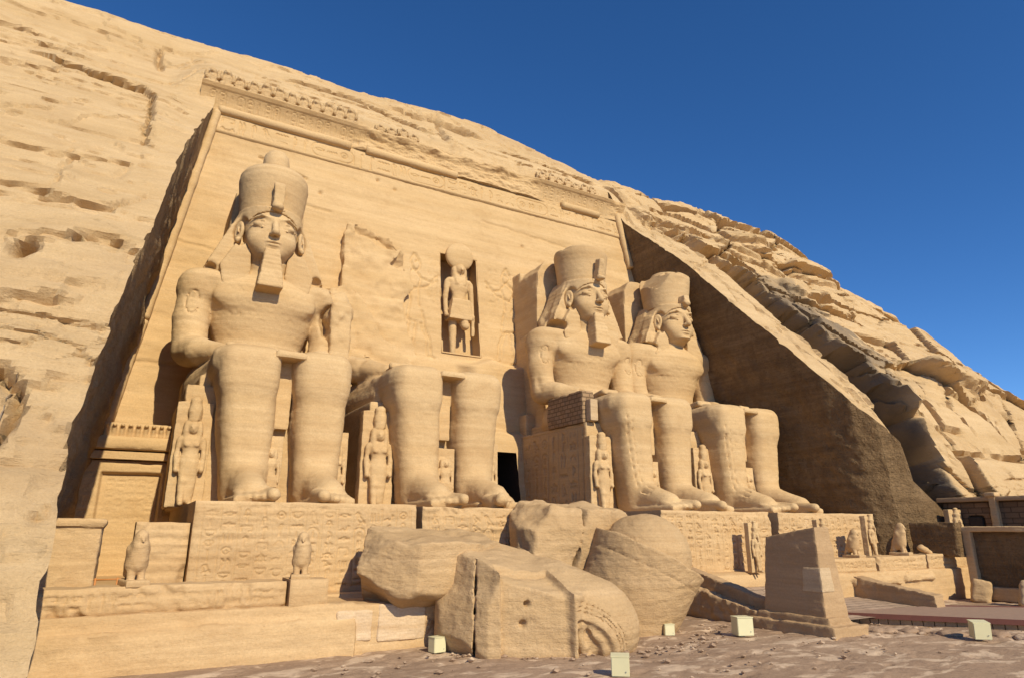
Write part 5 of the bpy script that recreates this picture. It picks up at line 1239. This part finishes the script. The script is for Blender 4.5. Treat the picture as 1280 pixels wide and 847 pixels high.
def blockD(f):
    b = np.array((17.85, 20.75, 2.7)); ax = np.array((.40, -.16, .90)); ax = ax / np.linalg.norm(ax); a = b - ax * 3.6
    f.cap(tuple(a), tuple(b + ax * 1.0), 1.80, 2.35, 0)
    f.plane(tuple(b), ax, .05, .10)
    f.op(lambda X, Y, Z: np.maximum(np.sqrt(((X - b[0]) ** 2 + (Y - b[1]) ** 2 + (Z - b[2]) ** 2 - ((X - b[0]) * ax[0] + (Y - b[1]) * ax[1] + (Z - b[2]) * ax[2]) ** 2) + (1.15 * np.maximum((X - b[0]) * ax[0] + (Y - b[1]) * ax[1] + (Z - b[2]) * ax[2], 0)+ 0) ** 2) - 1.70, -((X - b[0]) * ax[0] + (Y - b[1]) * ax[1] + (Z - b[2]) * ax[2]) - .5), b - 2.4, b + 2.4, .03)
    f.plane((17.2, 20.9, 4.35), (-.15, -.1, 1), .4, .25); f.plane((15.45, 20, 2.5), (-1, -.15, .05), .1, .12)
    f.plane((19.65, 20.5, 1.5), (1, -.1, -.02), .3, .08)
    f.engrave(lambda X, Y, Z: np.abs(((X - b[0]) * ax[0] + (Y - b[1]) * ax[1] + (Z - b[2]) * ax[2]) + .62) - .04, (15, 18, 0), (20, 23, 4), .05)
    f.rough(.05, 1.3, 4)
sdfobj('fallen_block', (14.6, 17.8, -.4), (20.6, 24.0, 5.0), .06, blockD, 'block', 1.4, None, 'upright round fallen crown piece with a rim, rightmost of the fallen blocks', 'fallen block', 'fallen pieces of the ruined colossus')
def blockC(f):
    f.prism([(13.2, 22.6), (13.4, 21.9), (16.6, 21.4), (18.2, 22.2), (18.2, 24.3), (13.8, 24.3)], 1.3, 4.75, 0, 'z', rd=.05)
    f.plane((15.6, 22.5, 4.5), (.05, -.1, 1), .08, .3, 2.); f.plane((13.7, 22.5, 3.9), (-.75, -.1, .8), .08, .25, 4.); f.plane((13.3, 22.5, 2.9), (-1, -.2, .05), .05, .15); f.plane((17.6, 23, 4.4), (.6, 0, 1), .08, .2); f.plane((14.6, 21.6, 3.7), (-.35, -1, .55), .05, .15, 6.)
    f.box((15.25, 21.6, 2.8), (.06, .8, 1.8), .02, .03, rot=(.1, .22, .1), sub=True)
    f.plane((15, 21.6, 2.2), (.1, -1, -.35), .2, .2, 7.)
    f.rough(.16, .9, 5)
sdfobj('fallen_block', (12.6, 20.8, 1.0), (18.8, 24.8, 5.2), .07, blockC, 'block', 1.5, None, 'rugged lump of fallen rock behind the crown piece, below the doorway', 'fallen block', 'fallen pieces of the ruined colossus')
def blockA(f):
    f.prism([(6.7, 21.6), (7.2, 20.6), (8.1, 20.15), (10.2, 20.3), (11.6, 21.2), (11.6, 23.2), (7.6, 23.2)], .9, 3.9, 0, 'z', rd=.04)
    f.plane((8.8, 21, 3.30), (.06, -.14, 1), .04, .25, 2.); f.plane((7.3, 21, 3.0), (-.8, -.2, .75), .04, .2, 4.); f.plane((7.5, 20.9, 1.75), (-.75, -.25, -.8), .04, .2, 9.); f.plane((7.95, 20.4, 2.4), (-.75, -.85, .1), .04, .12, 3.)
    f.plane((9.0, 20.6, 1.5), (.1, -.5, -1), .2, .15)
    f.engrave(lambda X, Y, Z: np.abs(np.mod(Z + .4 * X, .16) - .08) - .05 + 9 * (X > 7.7), (6.5, 20, .9), (7.8, 22.5, 3), .03)
    f.rough(.07, 1.2, 4)
sdfobj('fallen_block', (6.2, 19.6, .6), (12.2, 23.6, 4.0), .06, blockA, 'block', 1.4, None, 'tilted fallen block overhanging the broken end of the left terrace', 'fallen block', 'fallen pieces of the ruined colossus')
def rub2(f):
    r_ = random.Random(9)
    for i in range(46):
        x, y = r_.uniform(9.0, 12.5), r_.uniform(21.6, 24.2); s = r_.uniform(.15, .5); f.box((x, y, .5 + r_.random() * .9), (s, s * .8, s * .6), .05, .05, rot=(r_.random(), r_.random(), r_.random() * 3))
    f.rough(.08, 1.5, 3)
sdfobj('rubble', (8.3, 20.8, -.2), (13.4, 25.0, 2.3), .08, rub2, 'block', 1.2, None, 'heap of broken stones in the shade behind the fallen blocks', 'rubble')
tag(bpy.data.objects['rubble'], kind='stuff')
sdfobj('edge_rubble', (23, 5.5, -.2), (34.4, 18.2, .5), .06, rub, 'ground', 1.0, None, 'loose stones along the foot of the boardwalk', 'rubble'); tag(bpy.data.objects['edge_rubble'], kind='stuff')

# ------------------------------------------------------------------ small statues on the terrace
def falcon_mesh():
    f = Field((-.55, -.75, -.05), (.55, .75, 1.7), .03)
    f.cap((0, .05, .55), (0, -.05, 1.05), .30, .25, .1, flat=(1, .85, 1)); f.ell((0, -.1, 1.3), (.19, .23, .2), .08); f.cap((0, -.3, 1.28), (0, -.38, 1.18), .06, .03, .03)
    f.cap((0, .2, .6), (0, .48, .1), .22, .12, .08, flat=(1, 1, 1)); 
    for s in (-1, 1): f.cap((s * .2, .05, .95), (s * .16, .38, .3), .15, .09, .05, flat=(1.3, 1, 1)); f.cap((s * .13, -.08, .4), (s * .13, -.15, .06), .12, .09, .04); f.ell((s * .09, -.29, 1.34), (.03, .03, .03), .01)
    f.box((0, 0.05, .05), (.30, .52, .09), .02, .02); f.rough(.03, 2.5, 2)
    return f.mesh('falcon', .5)
fal = link('falcon_statue', falcon_mesh(), M['terrace'])
def king_small():
    return fm['king']
fl = [((.55, 21.95, 2.12), .2, .98, 'falcon statue missing its head, on the left parapet before the short masonry wall'),
      ((5.0, 21.85, 2.15), -.2, .92, 'falcon statue on a square block in front of the leftmost pedestal'),
      ((32.4, 21.9, 2.22), .0, .92, 'falcon statue casting a shadow on the rightmost pedestal'),
      ((36.45, 21.9, 2.25), .1, 1.0, 'slim falcon statue standing before the dark side wall'),
      ((41.0, 21.9, 2.3), -.3, .95, 'falcon statue farthest right, next to the dark inscribed slab')]
for i, (lc, rz, sc, lb) in enumerate(fl):
    o = fal if i == 0 else fal.copy()
    if i: COL.objects.link(o)
    o.location = lc; o.rotation_euler = (0, 0, rz); o.scale = ((.8 if i == 3 else 1) * sc, sc, sc * (1.12 if i == 3 else 1)); tag(o, lb, 'falcon statue', 'falcon statues along the terrace')
for i, (lc, rz, sc, lb) in enumerate([((26.9, 23.3, 1.62), 0, (.55, .55, .55), 'small standing royal figure in the gap left of the standing stone block'),
                                    ((30.2, 21.95, 2.22), 0, (.5, .55, .44), 'small standing royal figure right of the standing stone block'),
                                    ((35.15, 22.6, 2.22), .1, (.62, .6, .50), 'small standing royal figure at the right corner of the rightmost pedestal'),
                                    ((42.6, 22.0, 2.3), -.2, (.75, .7, .58), 'taller mummy-shaped royal figure beside the dark shrine doorway')]):
    o = bpy.data.objects.new('royal_figure', fm['king']); COL.objects.link(o)
    if not fm['king'].materials: fm['king'].materials.append(M['stone'])
    o.location = lc; o.rotation_euler = (0, 0, rz); o.scale = sc; tag(o, lb, 'small statue', 'small royal figures along the terrace')
o = sdfobj('broken_falcon', (37.9, 21.3, 2.1), (39.6, 22.6, 3.0), .04, lambda f: (f.cap((38.3, 21.9, 2.6), (39.1, 21.9, 2.35), .2, .1, .05), f.rough(.05, 2, 2)), 'terrace', .6, None, 'low broken remnant of a falcon between two whole falcons on the right parapet', 'broken statue')

# ------------------------------------------------------------------ floodlight boxes and cables
def lightbox(loc, rz, s, label, tilt=0):
    t = empty('floodlight_box', loc, label, 'floodlight box', 'pale green floodlight boxes on the ground', rz)
    def bx(name, c, hf, mat, bev=.015):
        me = bpy.data.meshes.new(name); import bmesh
        bm = bmesh.new(); bmesh.ops.create_cube(bm, size=2); bmesh.ops.scale(bm, vec=hf, verts=bm.verts)
        bmesh.ops.bevel(bm, geom=bm.edges[:], offset=min(bev, min(hf) * .4), segments=2, affect='EDGES')
        bmesh.ops.rotate(bm, cent=(0, 0, 0), matrix=__import__('mathutils').Matrix.Rotation(R(tilt), 3, 'X'), verts=bm.verts)
        bmesh.ops.translate(bm, vec=c, verts=bm.verts); bm.to_mesh(me); bm.free(); return link(name, me, M[mat], t)
    bx('housing', (0, 0, s * .52), (s * .5, s * .42, s * .5), 'box')
    bx('lid', (0, 0, s * 1.03), (s * .52, s * .45, s * .03), 'box')
    bx('lamp_glass', (0, s * .43, s * .5), (s * .4, s * .02, s * .38), 'glass')
    bx('latch', (s * .3, -s * .435, s * .25), (s * .03, s * .02, s * .03), 'glass'); return t
lightbox((11.6, 14.75, .02), R(-38), .46, 'pale floodlight box nearest the camera, at the bottom centre', 4)
lightbox((17.25, 19.15, .02), R(-20), .36, 'small pale floodlight box at the foot of the crown-shaped block')
lightbox((19.35, 17.7, .05), R(-20), .58, 'larger pale floodlight box left of the standing stone')
lightbox((25.75, 13.2, .05), R(-42), .52, 'pale floodlight box before the boardwalk, far right', 6)
lightbox((8.85, 20.1, .02), R(10), .42, 'floodlight box in the shade at the left end of the biggest fallen block')
# cable lying on the left cliff
def cable(pts, label):
    P = []
    for (a, b) in zip(pts[:-1], pts[1:]):
        for t in np.linspace(0, 1, 10, endpoint=False):
            x, y = a[0] + (b[0] - a[0]) * t, a[1] + (b[1] - a[1]) * t
            d = float(cliff_disp(np.array([x]), np.array([y]))[0]); k = .35 + .65 * float(sstep(0, 1.5, float(np.interp(y, ELY, ELX)) - x)); d = d * k + .05
            P.append((x, y - d, float(Hs(x, y)) + .12 * d + .03))
    o = link('cable', tube(P, .016, 6), M['cable']); tag(o, label, 'cable')
cable([(-3.1, 19.6), (-3.0, 20.4), (-3.05, 21.2), (-2.95, 22.0)], 'thin cable hanging down the left cliff near the edge of the picture')
# loose small stones on the forecourt
V = []; F = []; rr = np.random.RandomState(11); base = np.array([(1, 0, 0), (-1, 0, 0), (0, 1, 0), (0, -1, 0), (0, 0, 1), (0, 0, -1), (.6, .6, .5), (-.6, .5, .5), (.5, -.6, .5), (-.6, -.6, .5)], float)
import bmesh
bm = bmesh.new()
for i in range(420):
    if i < 260: x, y = rr.uniform(3, 34), rr.uniform(12.5, 20.2)
    else: t = rr.rand(); x, y = 8.5 + 12 * t + rr.normal(0, .5), 20.0 - 3.0 * math.sin(t * 3.1) + rr.normal(0, .35)
    s_ = rr.uniform(.02, .07) if rr.rand() < .85 else rr.uniform(.07, .14)
    vs = [bm.verts.new(tuple(p * np.array([s_ * 1.3, s_, s_ * .7]) * rr.uniform(.7, 1.2) + np.array([x, y, .03]))) for p in base]
    bmesh.ops.convex_hull(bm, input=vs)
me = bpy.data.meshes.new('loose_stones'); bm.to_mesh(me); bm.free()
o = link('loose_stones', me, M['ground']); tag(o, 'small loose stones scattered on the forecourt', 'stones', None, 'stuff')
